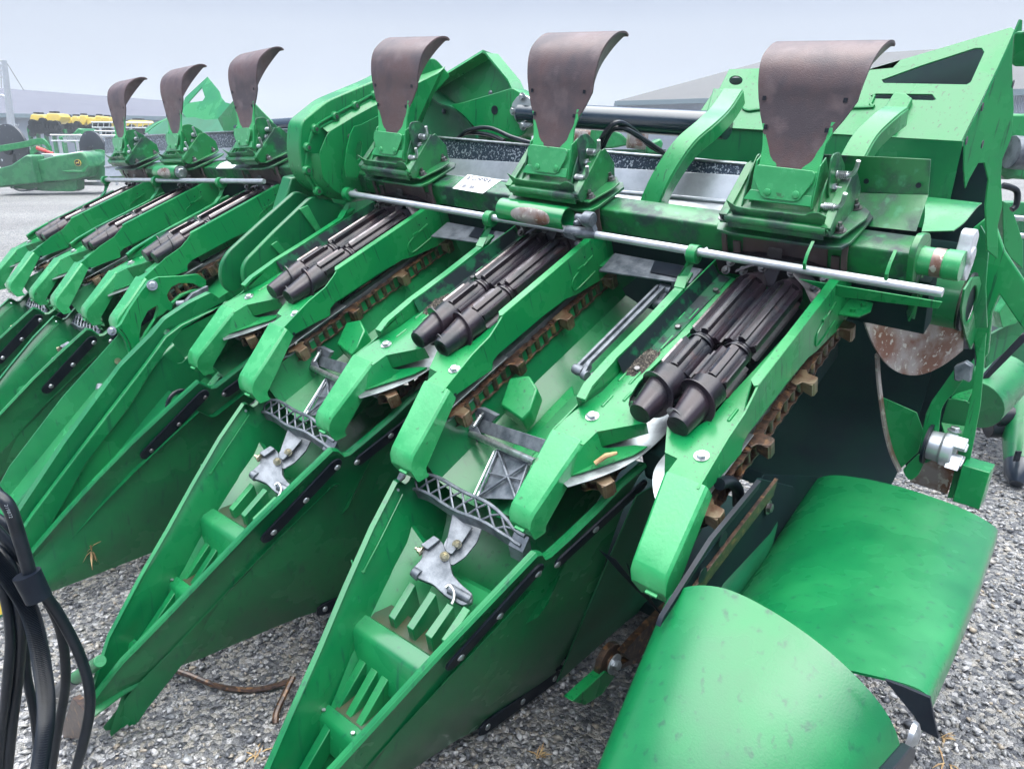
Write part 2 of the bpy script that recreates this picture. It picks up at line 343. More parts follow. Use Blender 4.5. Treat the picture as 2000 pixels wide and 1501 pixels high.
def row_unit():
    g=G(); Z=-.055
    # left deck plate + front box
    L=[(-.195,.03),(-.113,.03),(-.113,-.13),(-.124,-.313),(-.133,-.43),(-.133,-.483),(-.124,-.536),(-.111,-.563),(-.087,-.587),(-.045,-.598),(-.040,-.604),(-.125,-.678),(-.128,-.73),(-.228,-.73),(-.216,-.62),(-.198,-.55)]
    g.prism([(x,y,Z) for x,y in L],(0,0,-.006))
    # front skirt of the left box
    g.prism([(-.040,-.604,Z-.002),(-.125,-.678,Z-.002),(-.121,-.677,-.104),(-.048,-.592,-.104)],(.003,.004,0))
    g.prism([(-.125,-.678,Z-.002),(-.128,-.73,Z-.002),(-.150,-.78,-.10),(-.150,-.80,-.135),(-.10,-.70,-.118),(-.085,-.66,-.118),(-.121,-.677,-.104)],(-.004,0,0))
    g.prism([(-.06,-.63,-.113),(-.03,-.62,-.113),(-.045,-.66,-.113),(-.12,-.76,-.113),(-.16,-.80,-.118),(-.16,-.70,-.113)],(0,0,-.004))
    g.prism([(-.226,-.61,Z),(-.226,-.735,Z),(-.226,-.80,-.10),(-.226,-.77,-.135),(-.226,-.58,-.13)],(.004,0,0))
    # right deck plate
    R=[(.115,.03),(.148,.03),(.148,-.45),(.160,-.60),(.166,-.735),(.088,-.735),(.086,-.672),(.052,-.668),(.013,-.593),(.038,-.595),(.059,-.587),(.073,-.565),(.084,-.537),(.089,-.50),(.089,-.46),(.100,-.311),(.113,-.08)]
    g.prism([(x,y,Z) for x,y in R],(0,0,-.006))
    g.prism([(.013,-.593,Z-.002),(.052,-.668,Z-.002),(.056,-.668,-.112),(.02,-.60,-.104)],(.004,.003,0))
    g.prism([(.052,-.668,Z-.002),(.086,-.672,Z-.002),(.088,-.735,Z-.002),(.112,-.79,-.13),(.06,-.69,-.118)],(.0,.004,.0))
    # left flange with folded lip
    g.prism([(-.199,.06,-.02),(-.199,-.30,-.012),(-.199,-.47,-.006),(-.199,-.50,-.012),(-.204,-.56,-.03),(-.222,-.64,-.053),(-.226,-.72,-.056),(-.226,-.60,-.13),(-.199,-.45,-.14),(-.199,.10,-.15)],(-.004,0,0))
    lip=[(-.232,-.045,-.014),(-.214,-.13,-.012),(-.210,-.30,-.012),(-.212,-.47,-.012),(-.212,-.58,-.018),(-.203,-.625,-.024)]
    g.strip(lip,(.013,0,0),(0,0,.004)); g.strip([(p[0]-.012,p[1],p[2]-.012) for p in lip],(.0025,0,0),(0,0,.014))
    # clamp arm of the tie rod
    g.strip([(-.214,-.13,-.010),(-.222,-.095,.004),(-.214,-.07,.030),(-.205,-.062,.055)],[V3((.016,0,0)),V3((.014,.004,0)),V3((.006,.010,0)),V3((.004,.012,0))],[V3((0,0,.004)),V3((0,.003,.003)),V3((.003,.002,0)),V3((.003,0,0))])
    g.lathe((-.213,-.062,.064),(-.186,-.062,.064),[(0,.022),(0,.026),(1,.026)],20)
    # right wall (s,n outline) and its top lip
    Wl=[(.06,.012),(-.02,.017),(-.45,.017),(-.478,.004),(-.52,-.012),(-.60,-.020),(-.735,-.050),(-.722,-.088),(-.60,-.103),(-.548,-.112),(-.537,-.09),(-.511,-.082),(-.30,-.088),(-.183,-.098),(-.132,-.114),(-.034,-.132),(.02,-.145),(.09,-.145),(.09,-.03)]
    g.prism([(.172,a,b) for a,b in Wl],(-.005,0,0))
    g.prism([(.149,.03,.015),(.149,-.445,.015),(.163,-.458,.012),(.171,-.455,.014),(.171,.03,.014)],(0,0,.004))
    g.prism([(.149,.03,.015),(.149,-.44,.015),(.149,-.47,-.02),(.149,-.49,Z),(.149,.03,Z)],(.003,0,0))
    # embossed key and lugs of the right wall
    g.tube(smooth_pts([(.1735,-.02,-.035),(.1735,-.10,-.048),(.1735,-.135,-.060),(.1735,-.142,-.085),(.1735,-.12,-.098),(.1735,-.02,-.092)],4),.0025,6)
    for y in (-.035,-.085): g.box((.172,y-.016,-.045),(.1765,y+.010,-.036))
    g.prism([(.172,.085,-.092),(.172,.005,-.092),(.222,.012,-.092),(.240,.045,-.092),(.232,.085,-.092)],(0,0,.004))
    g.cyl((.2,.03,-.09),(.2,.03,-.078),.007,n=10); g.cyl((.215,.062,-.09),(.215,.062,-.078),.007,n=10)
    # rear cross plates and gearbox front
    g.prism([(-.199,.058,-.02),(.17,.058,-.02),(.17,.058,-.15),(-.199,.058,-.15)],(0,.006,0))
    # inner channel sides below the slot
    g.prism([(-.118,.02,Z-.007),(-.118,-.30,Z-.007),(-.138,-.44,Z-.007),(-.138,-.44,-.13),(-.118,.02,-.13)],(-.003,0,0))
    g.prism([(.117,.02,Z-.007),(.095,-.45,Z-.007),(.095,-.45,-.13),(.117,.02,-.13)],(.003,0,0))
    # louvres on the left deck
    for x,y0,y1 in ((-.150,-.50,-.42),(-.152,-.345,-.275),(-.150,-.20,-.14),(-.182,-.50,-.45),(-.180,-.385,-.335),(-.182,-.30,-.25),(-.176,-.21,-.17),(-.165,-.60,-.55),(-.128,-.56,-.52),(.128,-.52,-.47)):
        g.lathe((x,y0,Z-.001),(x,y1,Z-.001),[(0,.001),(.06,.0045),(.94,.0045),(1,.001)],10)
    u=part('row_unit',g,M_G,WU['A'],.001)
    dl=G(); dl.grid([[(-.1965,.03,-.020),(-.178,.03,-.0535),(-.140,.03,-.0535)],[(-.1965,-.28,-.014),(-.178,-.28,-.0535),(-.142,-.28,-.0535)],[(-.1965,-.38,-.012),(-.176,-.38,-.0535),(-.150,-.36,-.0535)],[(-.1965,-.47,-.012),(-.185,-.47,-.0535),(-.168,-.45,-.0535)]],(0,0,.0012)); sub('grimy_liner',dl,M_GRIME,u)
    gc=G(); gc.box((-.10,-.42,-.36),(.10,.08,-.135)); gc.box((-.17,-.05,-.32),(.14,.12,-.15)); gc.box((-.07,-.60,-.26),(.07,-.42,-.15)); sub('dark_deck_closer',gc,M_INT,u,bevel=.01)  # dark boxes added below the deck to block light between the rows
    # finger guards
    for sx in (0,1):
        if sx==0: prof=[(-.229,-.134,-.722,-.050),(-.230,-.134,-.732,-.054),(-.229,-.146,-.82,-.092),(-.228,-.156,-.905,-.128),(-.228,-.160,-.920,-.142),(-.224,-.162,-.930,-.165),(-.221,-.163,-.925,-.200)]
        else: prof=[(.086,.187,-.722,-.047),(.086,.188,-.732,-.051),(.096,.190,-.82,-.092),(.107,.193,-.905,-.128),(.108,.194,-.920,-.142),(.114,.196,-.930,-.165),(.130,.197,-.925,-.200)]
        f=G(); rows=[]
        for i,(a,b,y,z_) in enumerate(prof):
            dn=(.028,.030,.046,.058,.060,.045,.012)[i]; dy=(.012,.012,.016,.030,.050,.072,.050)[i]
            rows.append([(a,y+dy*.6,z_-dn),(a-.0005,y+.0,z_-.006),(a+.005,y,z_),(b-.007,y,z_),(b,y,z_-.007),(b+.001,y+dy*.6,z_-dn-.004)])
        f.grid(rows,(0,.004,-.006))
        m_=.5*(prof[-1][0]+prof[-1][1]); f.box((m_-.014,-.938,-.180),(m_+.014,-.930,-.174))
        sub('finger_guard',f,M_GW,u,bevel=.0008,ang=30)
    for sx in (-1,1):
        g1,e1=roll_g(sx); r=sub('stalk_roll',g1,M_ROLL,u); sub('knife_edge',e1,M_EDGE,u)
    for sx,ph in ((1,.02),(-1,.11)):
        g1,g2=chain_g(sx,ph); sub('gathering_chain',g1,M_RUST,u)
        for g3 in g2: sub('chain_paddle',g3,M_PAD if g3 is not g2[2] else M_RUST,u,bevel=.0012)
        h=G(); c=(.129*sx,-.715,-.165)
        n=9
        for i in range(n):
            a=2*math.pi*i/n; 
        h.lathe((c[0],c[1],-.172),(c[0],c[1],-.158),[(0,.027),(1,.027)],18); h.lathe((c[0],c[1],-.19),(c[0],c[1],-.13),[(0,.013),(1,.013)],6)
        sub('idler_sprocket',h,M_RUST,u)
        # chain guide strip under the wall
        k=G(); k.strip([(sx*.148,-.52,-.155),(sx*.148,-.74,-.152),(sx*.135,-.765,-.15)],(.016,0,0),(0,0,.003)); k.strip([(sx*.130,.05,-.15),(sx*.130,-.66,-.15)],(.012,0,0),(0,0,.018))
        sub('chain_guide',k,M_STEEL,u)
    # guard discs
    for sx in (-1,1):
        arc=[(.019,-.47),(.019,-.551),(.022,-.595),(.034,-.655),(.053,-.704),(.089,-.761),(.130,-.811)]
        if sx>0: arc=[(.017,-.47),(.016,-.56),(.015,-.61),(.016,-.657),(.026,-.69),(.046,-.723),(.075,-.756),(.12,-.79)]
        d=G(); inn=[(.165,-.80),(.165,-.47)]
        P=[V3((sx*a,b,0)) for a,b in arc]; P=smooth_pts(P,3)
        d.prism([(p.x,p.y,-.124) for p in P]+[(sx*a,b,-.124) for a,b in inn],(0,0,.003))
        sub('guard_plate',d,M_STEEL,u,bevel=.0006)
    # gearbox plate with bolts
    gb=G(); gb.prism([(-.19,.05,-.055),(.148,.05,-.055),(.148,.03,.012),(.06,.034,.03),(-.06,.034,.03),(-.19,.03,.012)],(0,.02,0))
    gb.strip([(-.016,-.01,-.03),(-.016,.03,.0),(-.016,.045,.05)],(.020,0,0),(0,.002,.004))
    gb.strip([(.06,.02,.01),(.10,.0,-.01),(.13,-.03,-.03)],(.012,.01,0),(0,.004,.003)); gb.strip([(-.06,.02,.01),(-.10,.01,-.01)],(.012,.01,0),(0,.004,.003))
    sub('gearbox_face',gb,M_ROLL,u,bevel=.002)
    for p in ((-.134,.02,.004),(-.146,.012,-.020),(-.094,.012,-.012),(-.042,.022,.002),(.040,.022,.002),(.132,.012,.008),(.112,-.006,-.012)):
        sub('gearbox_bolt',G().bolt(p,(0,-.75,.66),.0085,.009),M_BOLT,u)
    for p,r in (((-.147,-.051,Z),.0085),((-.156,-.245,Z),.0085),((-.160,-.443,Z),.0095),((-.166,-.639,Z),.0115),((.129,-.643,Z),.0115)):
        q=G().bolt(p,(0,0,1),r,.008); sub('deck_bolt',q,M_ZN if r>.011 else M_BOLT,u)
    q=G().bolt((-.214,-.062,.064),(-1,0,0),.012,.008); q.cyl((-.19,-.062,.064),(-.165,-.045,.075),.008,n=10); sub('clamp_bolt',q,M_ZN,u)
    hs=G()
    for y,z_ in ((-.016,-.013),(-.058,-.019),(-.70,-.088)):
        hs.lathe((.1722,y,z_),(.1728,y,z_),[(0,.0035 if y>-.5 else .006),(1,.0035 if y>-.5 else .006)],12)
    sub('wall_hole',hs,M_DK,u)
    return u
uA=row_unit()
# ---- deflector hood with its bracket (level-frame heights converted to the unit frame)
def hood_g(k,tip=1.):
    """k scales the height of the curled top"""
    prof=[(.262,-.036),(.30,-.031),(.34,-.030),(.37,-.030),(.40,-.030),(.44,-.031),(.48,-.034),(.515,-.031),(.545,-.024),(.571,-.010),(.594,.014),(.612,.042),(.622,.072),(.622,.098),(.614,.112)]
    hw=[(.262,.079),(.30,.078),(.335,.079),(.37,.089),(.40,.105),(.44,.122),(.48,.127),(.52,.132),(.57,.137),(.63,.140)]
    def W_(z):
        if z<=.263: return .079
        for (a,b),(c,d) in zip(hw,hw[1:]):
            if a<=z<=c: return b+(d-b)*(z-a)/(c-a)
        return .14
    P=smooth_pts([(0,y,z) for z,y in prof],3); nx=11; rows=[]; paint=[]
    for p in P:
        w_=W_(min(.63,p.z)); zz=p.z if p.z<.44 else .44+(p.z-.44)*k
        cx_=.004+.014*min(1,max(0,(p.z-.34)/.1))
        row=[]
        for j in range(nx):
            t=-1+2*j/(nx-1)
            row.append((cx_+t*w_,p.y+.0*abs(t),zz))
        rows.append(row)
    g=G(); Ri=RX.inverted()
    rows=[[Ri@V3(q) for q in r] for r in rows]
    nrm=Ri.to_3x3()@V3((0,.0055,0))
    n=len(rows); m_=nx
    # thickness along local normals
    prof3=[rows[i][0] for i in range(n)]
    offs=[]
    for i in range(n):
        t=(rows[min(i+1,n-1)][0]-rows[max(i-1,0)][0]).normalized(); q=V3((1,0,0)).cross(t); 
        if q.y<0 and i<n//2: q=-q
        offs.append(q)
    for i in range(1,n):
        if offs[i].dot(offs[i-1])<0: offs[i]=-offs[i]
    if offs[0].dot(Ri.to_3x3()@V3((0,1,0)))<0: offs=[-o for o in offs]
    vs=[p for r in rows for p in r]; v2=[rows[i][j]+offs[i]*.006 for i in range(n) for j in range(nx)]
    f=[(i*nx+j,i*nx+j+1,(i+1)*nx+j+1,(i+1)*nx+j) for i in range(n-1) for j in range(nx-1)]
    o=n*nx; f2=[tuple(reversed([a+o for a in q])) for q in f]
    rim=[i for i in range(nx)]+[i*nx+nx-1 for i in range(1,n)]+[(n-1)*nx+j for j in range(nx-2,-1,-1)]+[i*nx for i in range(n-2,0,-1)]
    side=[(rim[(q+1)%len(rim)],rim[q],rim[q]+o,rim[(q+1)%len(rim)]+o) for q in range(len(rim))]
    g.add(vs+v2,f+f2+side)
    # inner gussets closing the hollow of the curl
    for s_ in (0,nx-1):
        a0=[i for i in range(n) if P[i].z>.45]; arc=[rows[i][s_]+offs[i]*.006 for i in a0]
        dx=-.018 if s_ else .018
        top=arc[-3]; bot=arc[0]; inner=[]
        for q in arc[:-2]:
            t=(q-bot).dot(top-bot)/(top-bot).length_squared; c_=bot+(top-bot)*t
            d=(q-c_).length
            inner.append(c_+V3((dx*d/.04,0,0)))
        g.grid([arc[:-2],inner],lambda p:V3((-.002 if s_ else .002,0,0)))
    return g
def hood_mat():
    m=M_HOOD.copy(); m.name='hood_steel_with_paint_remnants'; t=m.node_tree; n=t.nodes; l=t.links.new; b=n['Principled BSDF']
    src=b.inputs['Base Color'].links[0].from_socket
    tc=n.new('ShaderNodeTexCoord'); mp=n.new('ShaderNodeMapping'); mp.inputs['Rotation'].default_value=(AL,0,0); l(tc.outputs['Object'],mp.inputs[0])
    sp=n.new('ShaderNodeSeparateXYZ'); l(mp.outputs[0],sp.inputs[0])
    def mth(op,a,b_=None,c=None):
        q=n.new('ShaderNodeMath'); q.operation=op
        for i,v in enumerate((a,b_,c)):
            if v is None: continue
            if isinstance(v,(int,float)): q.inputs[i].default_value=v
            else: l(v,q.inputs[i])
        return q.outputs[0]
    X=mth('ADD',sp.outputs[0],-.006); ax=mth('ABSOLUTE',X)
    nz=n.new('ShaderNodeTexNoise'); nz.inputs['Scale'].default_value=28; nz.inputs['Detail'].default_value=6; l(tc.outputs['Object'],nz.inputs[0])
    wob=mth('MULTIPLY',mth('SUBTRACT',nz.outputs[0],.5),.035)
    # bare steel where z > z0 + k*|x|^2..., paint stays near the neck edges
    zz=mth('ADD',sp.outputs[2],wob)
    lim=mth('ADD',.272,mth('MULTIPLY',mth('POWER',mth('MULTIPLY',ax,13.2),3.),.085))
    d=mth('SUBTRACT',zz,lim)
    fac=mth('GREATER_THAN',d,0)
    edge=mth('LESS_THAN',mth('ADD',sp.outputs[2],mth('MULTIPLY',wob,3.)),.372)
    paint=mth('MULTIPLY',mth('SUBTRACT',1,fac),edge)
    gz=n.new('ShaderNodeMix'); gz.data_type='RGBA'; l(paint,gz.inputs[0]); l(src,gz.inputs[6]); gz.inputs[7].default_value=(.03,.36,.11,1); l(gz.outputs[2],b.inputs['Base Color'])
    return m
M_HOODP=hood_mat()
def hood(unit,k):
    Wm=WU[unit]; Ri=RX.inverted()
    h=part('deflector_hood',hood_g(k),[M_HOODP],Wm,0,ang=50)
    T=lambda x,y,z:Ri@V3((x,y,z))
    # four square holes drawn as thin dark pads on the hood face
    hl=G()
    for x,z in ((-.088,.441),(.113,.442),(-.073,.373),(.082,.373)):
        c=T(x,-.0335,z); a=T(1,0,0)-T(0,0,0); b=T(0,0,1)-T(0,0,0); s=.0048
        hl.prism([c-a*s-b*s*1.1,c+a*s-b*s*1.1,c+a*s+b*s*1.1,c-a*s+b*s*1.1],(T(0,1,0)-T(0,0,0))*.001)
    sub('hood_hole',hl,M_DK,h)
    ch=G()          # channel holding the hood
    ch.prism([T(-.080,-.037,.275),T(.080,-.037,.275),T(.080,-.046,.19),T(-.080,-.046,.19)],T(0,.005,0)-T(0,0,0))
    for x in (-.083,.080): ch.prism([T(x,-.036,.29),T(x,-.046,.185),T(x,.05,.19),T(x,.05,.25),T(x,-.005,.31)],(.004,0,0))
    c2=[T(-.078,-.051,.272),T(-.070,-.051,.281),T(.072,-.051,.278),T(.080,-.051,.270),T(.078,-.053,.252),T(.052,-.055,.205),T(.040,-.055,.200),T(-.036,-.055,.200),T(-.048,-.055,.205),T(-.078,-.053,.250)]
    ch.prism(c2,T(0,.004,0)-T(0,0,0))
    ch.prism([T(-.095,-.052,.192),T(.083,-.052,.192),T(.080,-.048,.218),T(-.082,-.048,.218)],T(0,.004,0)-T(0,0,0))
    sub('hood_channel',ch,M_GW,h,bevel=.0015)
    for p in ((-.032,-.055,.216),(.042,-.055,.217)):
        sub('rivet',G().lathe(T(*p),T(p[0],p[1]-.004,p[2]),[(0,.010),(.6,.009),(1,.005)],14),M_GW,h)
    # bracket on the beam
    b=G()
    base=[(-.162,.02),(.162,.02),(.186,.126),(.184,.160),(.150,.195),(-.150,.195),(-.184,.160),(-.186,.126)]
    b.prism([(x,y,.124) for x,y in base],(0,0,.006))
    low=[(-.168,.012),(-.130,.005),(.130,.005),(.168,.012),(.180,.04),(.186,.177),(.165,.205),(-.165,.205),(-.186,.177),(-.180,.04)]
    b.prism([(x,y,.098) for x,y in low],(0,0,.009))
    b.cyl((-.132,-.001,.154),(.136,-.001,.154),.0125,n=16)
    b.prism([(-.126,-.010,.154),(.130,-.010,.154),(.130,-.004,.128),(-.126,-.004,.128)],(0,.004,0))
    for sx in (-1,1):
        pr=[(-.012,.160),(.147,.236),(.168,.236),(.205,.172),(.197,.128),(.010,.130)]
        b.prism([(sx*.142,a,c) for a,c in pr],(-sx*.004,0,0))
        b.strip([(sx*.136,-.006,.160),(sx*.130,.150,.236)],(.012,0,0),(0,-.003,.006))
    b.prism([(-.128,.0,.160),(.128,.0,.160),(.126,.150,.236),(-.126,.150,.236)],(0,.003,-.005))
    # tray lip in front
    tr=[(-.122,-.014,.212),(-.100,-.006,.192),(-.07,-.004,.188),(.082,-.004,.190),(.100,-.008,.202),(.118,-.010,.205),(.136,-.006,.194)]
    rows=[tr,[(p[0]*.94,.002,.165) for p in tr],[(p[0]*.92,.006,.160) for p in tr]]
    b.grid(rows,(0,.003,.001))
    # pivot and pin plates
    b.prism(rounded([(.098,.02,.165),(.098,.045,.21),(.098,.085,.25),(.098,.125,.25),(.098,.125,.17)],.02),(.005,0,0))
    b.prism(rounded([(.104,.075,.20),(.104,.080,.285),(.104,.095,.306),(.104,.135,.296),(.104,.178,.240),(.104,.178,.18)],.012),(.005,0,0))
    b.prism(rounded([(-.098,.02,.165),(-.098,.085,.25),(-.098,.135,.28),(-.098,.178,.230),(-.098,.17,.17)],.02),(-.005,0,0))
    sub('hood_bracket',b,M_GD,h,bevel=.0015)
    for p in ((.150,.048,.130),(.143,.170,.130),(-.156,.035,.130),(-.150,.170,.130)):
        q=G().bolt(p,(0,0,1),.011,.012,stud=.010); sub('bracket_nut',q,M_BOLT,h)
    q=G().bolt((.104,.104,.215),(1,0,0),.012,.010,stud=.014); q.cyl((.103,.104,.215),(.106,.104,.215),.020,n=20); sub('pivot_bolt',q,M_ZN,h)
    for s0,n0 in ((.12,.243),(.045,.194)):
        q=G(); x0=.109; pts=[(x0-.01,s0,n0),(x0+.018,s0,n0),(x0+.032,s0,n0+.001),(x0+.041,s0-.001,n0+.008),(x0+.047,s0-.002,n0+.020),(x0+.052,s0-.003,n0+.042)]
        q.tube(smooth_pts(pts,4),.0056,8)
        co=[(x0+.001+.024*i/40,s0+.0095*math.cos(i*.785),n0+.0095*math.sin(i*.785)) for i in range(41)]
        q.tube(co,.0013,5); q.cyl((x0+.026,s0,n0),(x0+.028,s0,n0),.010,n=14)
        sub('spring_pin',q,M_ZN,h)
    # straps down the front of the beam
    st=G()
    for x in (-.165,.165): st.strip([(x,.055,.10),(x,.046,.06),(x,.050,-.03)],(.007,0,0),(0,.003,0))
    for x in (-.13,.142): st.strip([(x,.050,.055),(x,.050,.0)],(.010,0,0),(0,.003,0))
    sub('strap',st,M_HOOD,h)
    sub('worn_front_plate',G().prism([(-.115,.0545,.004),(.118,.0545,.004),(.120,.0545,.080),(-.112,.0545,.080)],(0,.004,0)),M_HOOD,h)
    return h
units=dict(A=uA); KH=dict(A=.78,B=.97,C=.96,D=1.,E=.97,F=.95)
for u in 'BCDEF': units[u]=dup(uA,WU[u])
for u in 'ABCDEF': hood(u,KH[u])
# ---------------------------------------------------------------- helpers for flat plates
def plate(name,W_,ax,val,pxs,th,m,holes=(),bevel=.0012,rnd=0,par=None,lvl=None,label=None):
    """a flat plate with its own thickness in a plane of the machine's frame"""
    P=[hit(W_,x,y,ax,val) for x,y in pxs]; Hs=[[hit(W_,x,y,ax,val) for x,y in h] for h in holes]
    if rnd: P=rounded(P,rnd)
    d=V3([th if c==ax else 0 for c in 'xyz'])
    return flat(name,W_,P,Hs,d,m,bevel,par,label)
def platep(name,W_,n,p0,pxs,th,m,holes=(),bevel=.0012,rnd=0,par=None,label=None):
    P=[hitp(W_,x,y,n,p0) for x,y in pxs]; Hs=[[hitp(W_,x,y,n,p0) for x,y in h] for h in holes]
    if rnd: P=rounded(P,rnd)
    return flat(name,W_,P,Hs,V3(n).normalized()*th,m,bevel,par,label)
def flat(name,W_,P,Hs,d,m,bevel=.0012,par=None,label=None):
    g=G()
    if not Hs: g.prism(P,d)
    else:
        n=d.normalized(); x=(P[1]-P[0]).normalized(); y=n.cross(x); o=P[0]
        cu=bpy.data.curves.new('tmp','CURVE'); cu.dimensions='2D'; cu.fill_mode='BOTH'; cu.extrude=0
        for L in [P]+Hs:
            s=cu.splines.new('POLY'); s.points.add(len(L)-1); s.use_cyclic_u=True
            for q,p in zip(s.points,L): q.co=((p-o).dot(x),(p-o).dot(y),0,1)
        t=bpy.data.objects.new('tmp',cu); S.collection.objects.link(t)
        me=bpy.data.meshes.new_from_object(t.evaluated_get(bpy.context.evaluated_depsgraph_get())); bpy.data.objects.remove(t)
        bm=bmesh.new(); bm.from_mesh(me); bmesh.ops.remove_doubles(bm,verts=bm.verts,dist=1e-5)
        ex=bmesh.ops.extrude_face_region(bm,geom=bm.faces[:]); 
        for v in ex['geom']:
            if isinstance(v,bmesh.types.BMVert): v.co.z+=d.length
        bm.verts.ensure_lookup_table(); bm.verts.index_update()
        vs=[o+x*v.co.x+y*v.co.y+n*v.co.z for v in bm.verts]; g.add(vs,[[v.index for v in f.verts] for f in bm.faces]); bm.free()
    return sub(name,g,m,par,None,bevel,label=label) if par else part(name,g,m,W_,bevel,label=label)
def circ(cx,cy,rx,ry=None,n=20,rot=0):
    ry=ry or rx; return [(cx+rx*math.cos(a)*math.cos(rot)-ry*math.sin(a)*math.sin(rot),cy+rx*math.cos(a)*math.sin(rot)+ry*math.sin(a)*math.cos(rot)) for a in [2*math.pi*k/n for k in range(n)]]
LA,LB,LC,LD,LE,LF=[WL[k] for k in 'ABCDEF']
# ---------------------------------------------------------------- main beams, tie rods
def beam(Wm,x0,x1):
    g=G(); o=rounded([(x0,.060,.006),(x0,.148,.006),(x0,.148,.088),(x0,.060,.088)],.008)
    g.prism(o,(x1-x0,0,0)); return part('main_beam',g,M_GD,Wm,0,ang=50)
bR=beam(WA,-1.80,.335); bL=beam(WD,-1.78,.29)
# low cross member and rear sheet of the frame, seen between the units
for Wm,x0,x1 in ((WA,-1.80,.36),(WD,-1.78,.25)):
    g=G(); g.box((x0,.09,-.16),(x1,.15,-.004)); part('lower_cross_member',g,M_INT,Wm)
for Wm,x0,x1 in ((WA,-1.72,.423),(WD,-1.72,.22)):
    g=G(); g.lathe((x0,-.060,.066),(x1,-.060,.074),[(0,.0118),(.995,.0118),(1,.0105)],16); part('tie_rod',g,M_GALV,Wm,0)
for x,y in ((1577,508),(1737,528)):
    c=hit(WA,x,y,'y',-.06); g=G(); g.strip([c+V3((.0,.03,.035)),c+V3((0,.0,.020)),c+V3((-.001,-.014,.0)),c+V3((-.002,-.012,-.018))],(.004,0,0),(0,.0025,.001)); part('rod_clip',g,M_G,WA)
g=G(); g.prism([hit(WA,x,y,'y',-.02) for x,y in ((1560,545),(1840,590),(1832,603),(1640,580))],(0,.004,0)); part('rod_shelf',g,M_G,WA)
# torsion hinge drums under the second and fifth hood
for u in 'BE':
    pa,pb=((978,407),(1122,431)) if u=='B' else ((323,335),(371,338)); A_=hit(WU[u],*pa,'y',-.040); B_=hit(WU[u],*pb,'y',-.040); DY,DZ=-.040,(A_.z+B_.z)/2
    g=G(); g.lathe((-.155,DY,DZ),(.118,DY,DZ),[(0,.030),(.012,.037),(.985,.037),(1,.035)],28,False)
    g.lathe((.118,DY,DZ),(.06,DY,DZ),[(0,.033),(1,.033)],24,False); g.lathe((.06,DY,DZ),(.061,DY,DZ),[(0,.034),(1,.034)],24)
    h=part('hinge_drum',g,mat('drum_paint_'+('worn' if u=='B' else 'chipped'),GREEN,.3,coat=.8,col2=(.004,.22,.045,1)),WU[u],0)
    g=G(); rows=[]
    for i in range(13):
        a=math.radians(28+ i*7.5); t=abs(i-6)/6; w_=.080*math.sqrt(max(.02,1-t**2.4))
        rows.append([(-.005+w_*k/6,DY-.0376*math.sin(a),DZ+.0376*math.cos(a)) for k in range(-6,7)])
    g.grid(rows); sub('bare_rust_patch',g,M_TORN,h)
    g=G(); e=hit(WU['B'],1150,428,'y',-.055)
    g.lathe(e+V3((-.016,0,0)),e+V3((.016,0,0)),[(0,.020),(.1,.023),(.9,.023),(1,.020)],20); g.lathe(e+V3((.0161,0,0)),e+V3((.018,0,0)),[(0,.012),(1,.012)],16); g.strip([e+V3((0,0,-.015)),e+V3((.010,-.004,-.035)),(.19,-.062,.070)],(.014,0,0),(0,.008,.004))
    g.lathe((.125,-.06,.068),(.235,-.060,.071),[(0,.017),(.6,.017),(1,.013)],16); g.lathe(e+V3((-.045,0,0)),e+V3((-.016,0,0)),[(0,.012),(1,.012)],12); g.bolt(e+V3((-.03,-.014,-.006)),(-.3,-1,.1),.008,.012)
    g.prism([(.118,-.072,.050),(.165,-.078,.050),(.160,-.080,.072),(.118,-.074,.070)],(0,.012,0))
    if u=='B': sub('rod_knuckle',g,M_ALU,h)
    else: sub('end_bolt',G().bolt((.119,DY,DZ),(1,0,0),.022,.016),M_ZN,h)
# sticker with a bar code on the beam between the second and third unit
def sticker():
    q=[hit(WB_,x,y,'z',.0895) for x,y in ((914,341),(979,352),(943,378),(884,368))]
    o=q[3]; ux=(q[2]-q[3]); uy=(q[0]-q[3])
    g=G().prism(q,(0,0,.0006)); s=part('barcode_sticker',g,M_WHITE,WB_,0)
    def at(a,b): return o+ux*a+uy*b+V3((0,0,.0012))
    b=G(); x=.10; r=random.Random(3)
    while x<.66:
        wd=r.choice((.008,.012,.02)); b.add([at(x,.14),at(x+wd,.14),at(x+wd,.36),at(x,.36)],[(0,1,2,3)]); x+=wd+r.choice((.008,.012,.02))
    for k in range(9): b.add([at(.26+k*.05,.50),at(.285+k*.05,.50),at(.285+k*.05,.55),at(.26+k*.05,.55)],[(0,1,2,3)])
    sub('bar_code',b,M_INK,s)
    # the number stands upside down: 36693
    seg={'3':'abcdg','6':'acdefg','9':'abcdfg','2':'abdeg','C':'adef','0':'abcdef','8':'abcdefg'}
    t=bpy.data.curves.new('n','FONT'); t.body='36693'; t.size=1; t.extrude=0; t.offset=.03; to=bpy.data.objects.new('n',t); S.collection.objects.link(to)
    me=bpy.data.meshes.new_from_object(to.evaluated_get(bpy.context.evaluated_depsgraph_get())); bpy.data.objects.remove(to)
    xs=[v.co.x for v in me.vertices]; ys=[v.co.y for v in me.vertices]; n=G()
    vs=[at(.92-.82*(v.co.x-min(xs))/(max(xs)-min(xs)),.94-.27*(v.co.y-min(ys))/(max(ys)-min(ys))) for v in me.vertices]
    n.add(vs,[list(p.vertices) for p in me.polygons]); sub('number',n,M_INK,s)
WB_=WU['B']; sticker()
q=[hit(WU['D'],x,y,'z',.0895) for x,y in ((452,312),(462,323),(459,329),(422,329),(430,320))]; part('torn_sticker',G().prism(q,(0,0,.001)),M_WHITE,WU['D'],0)
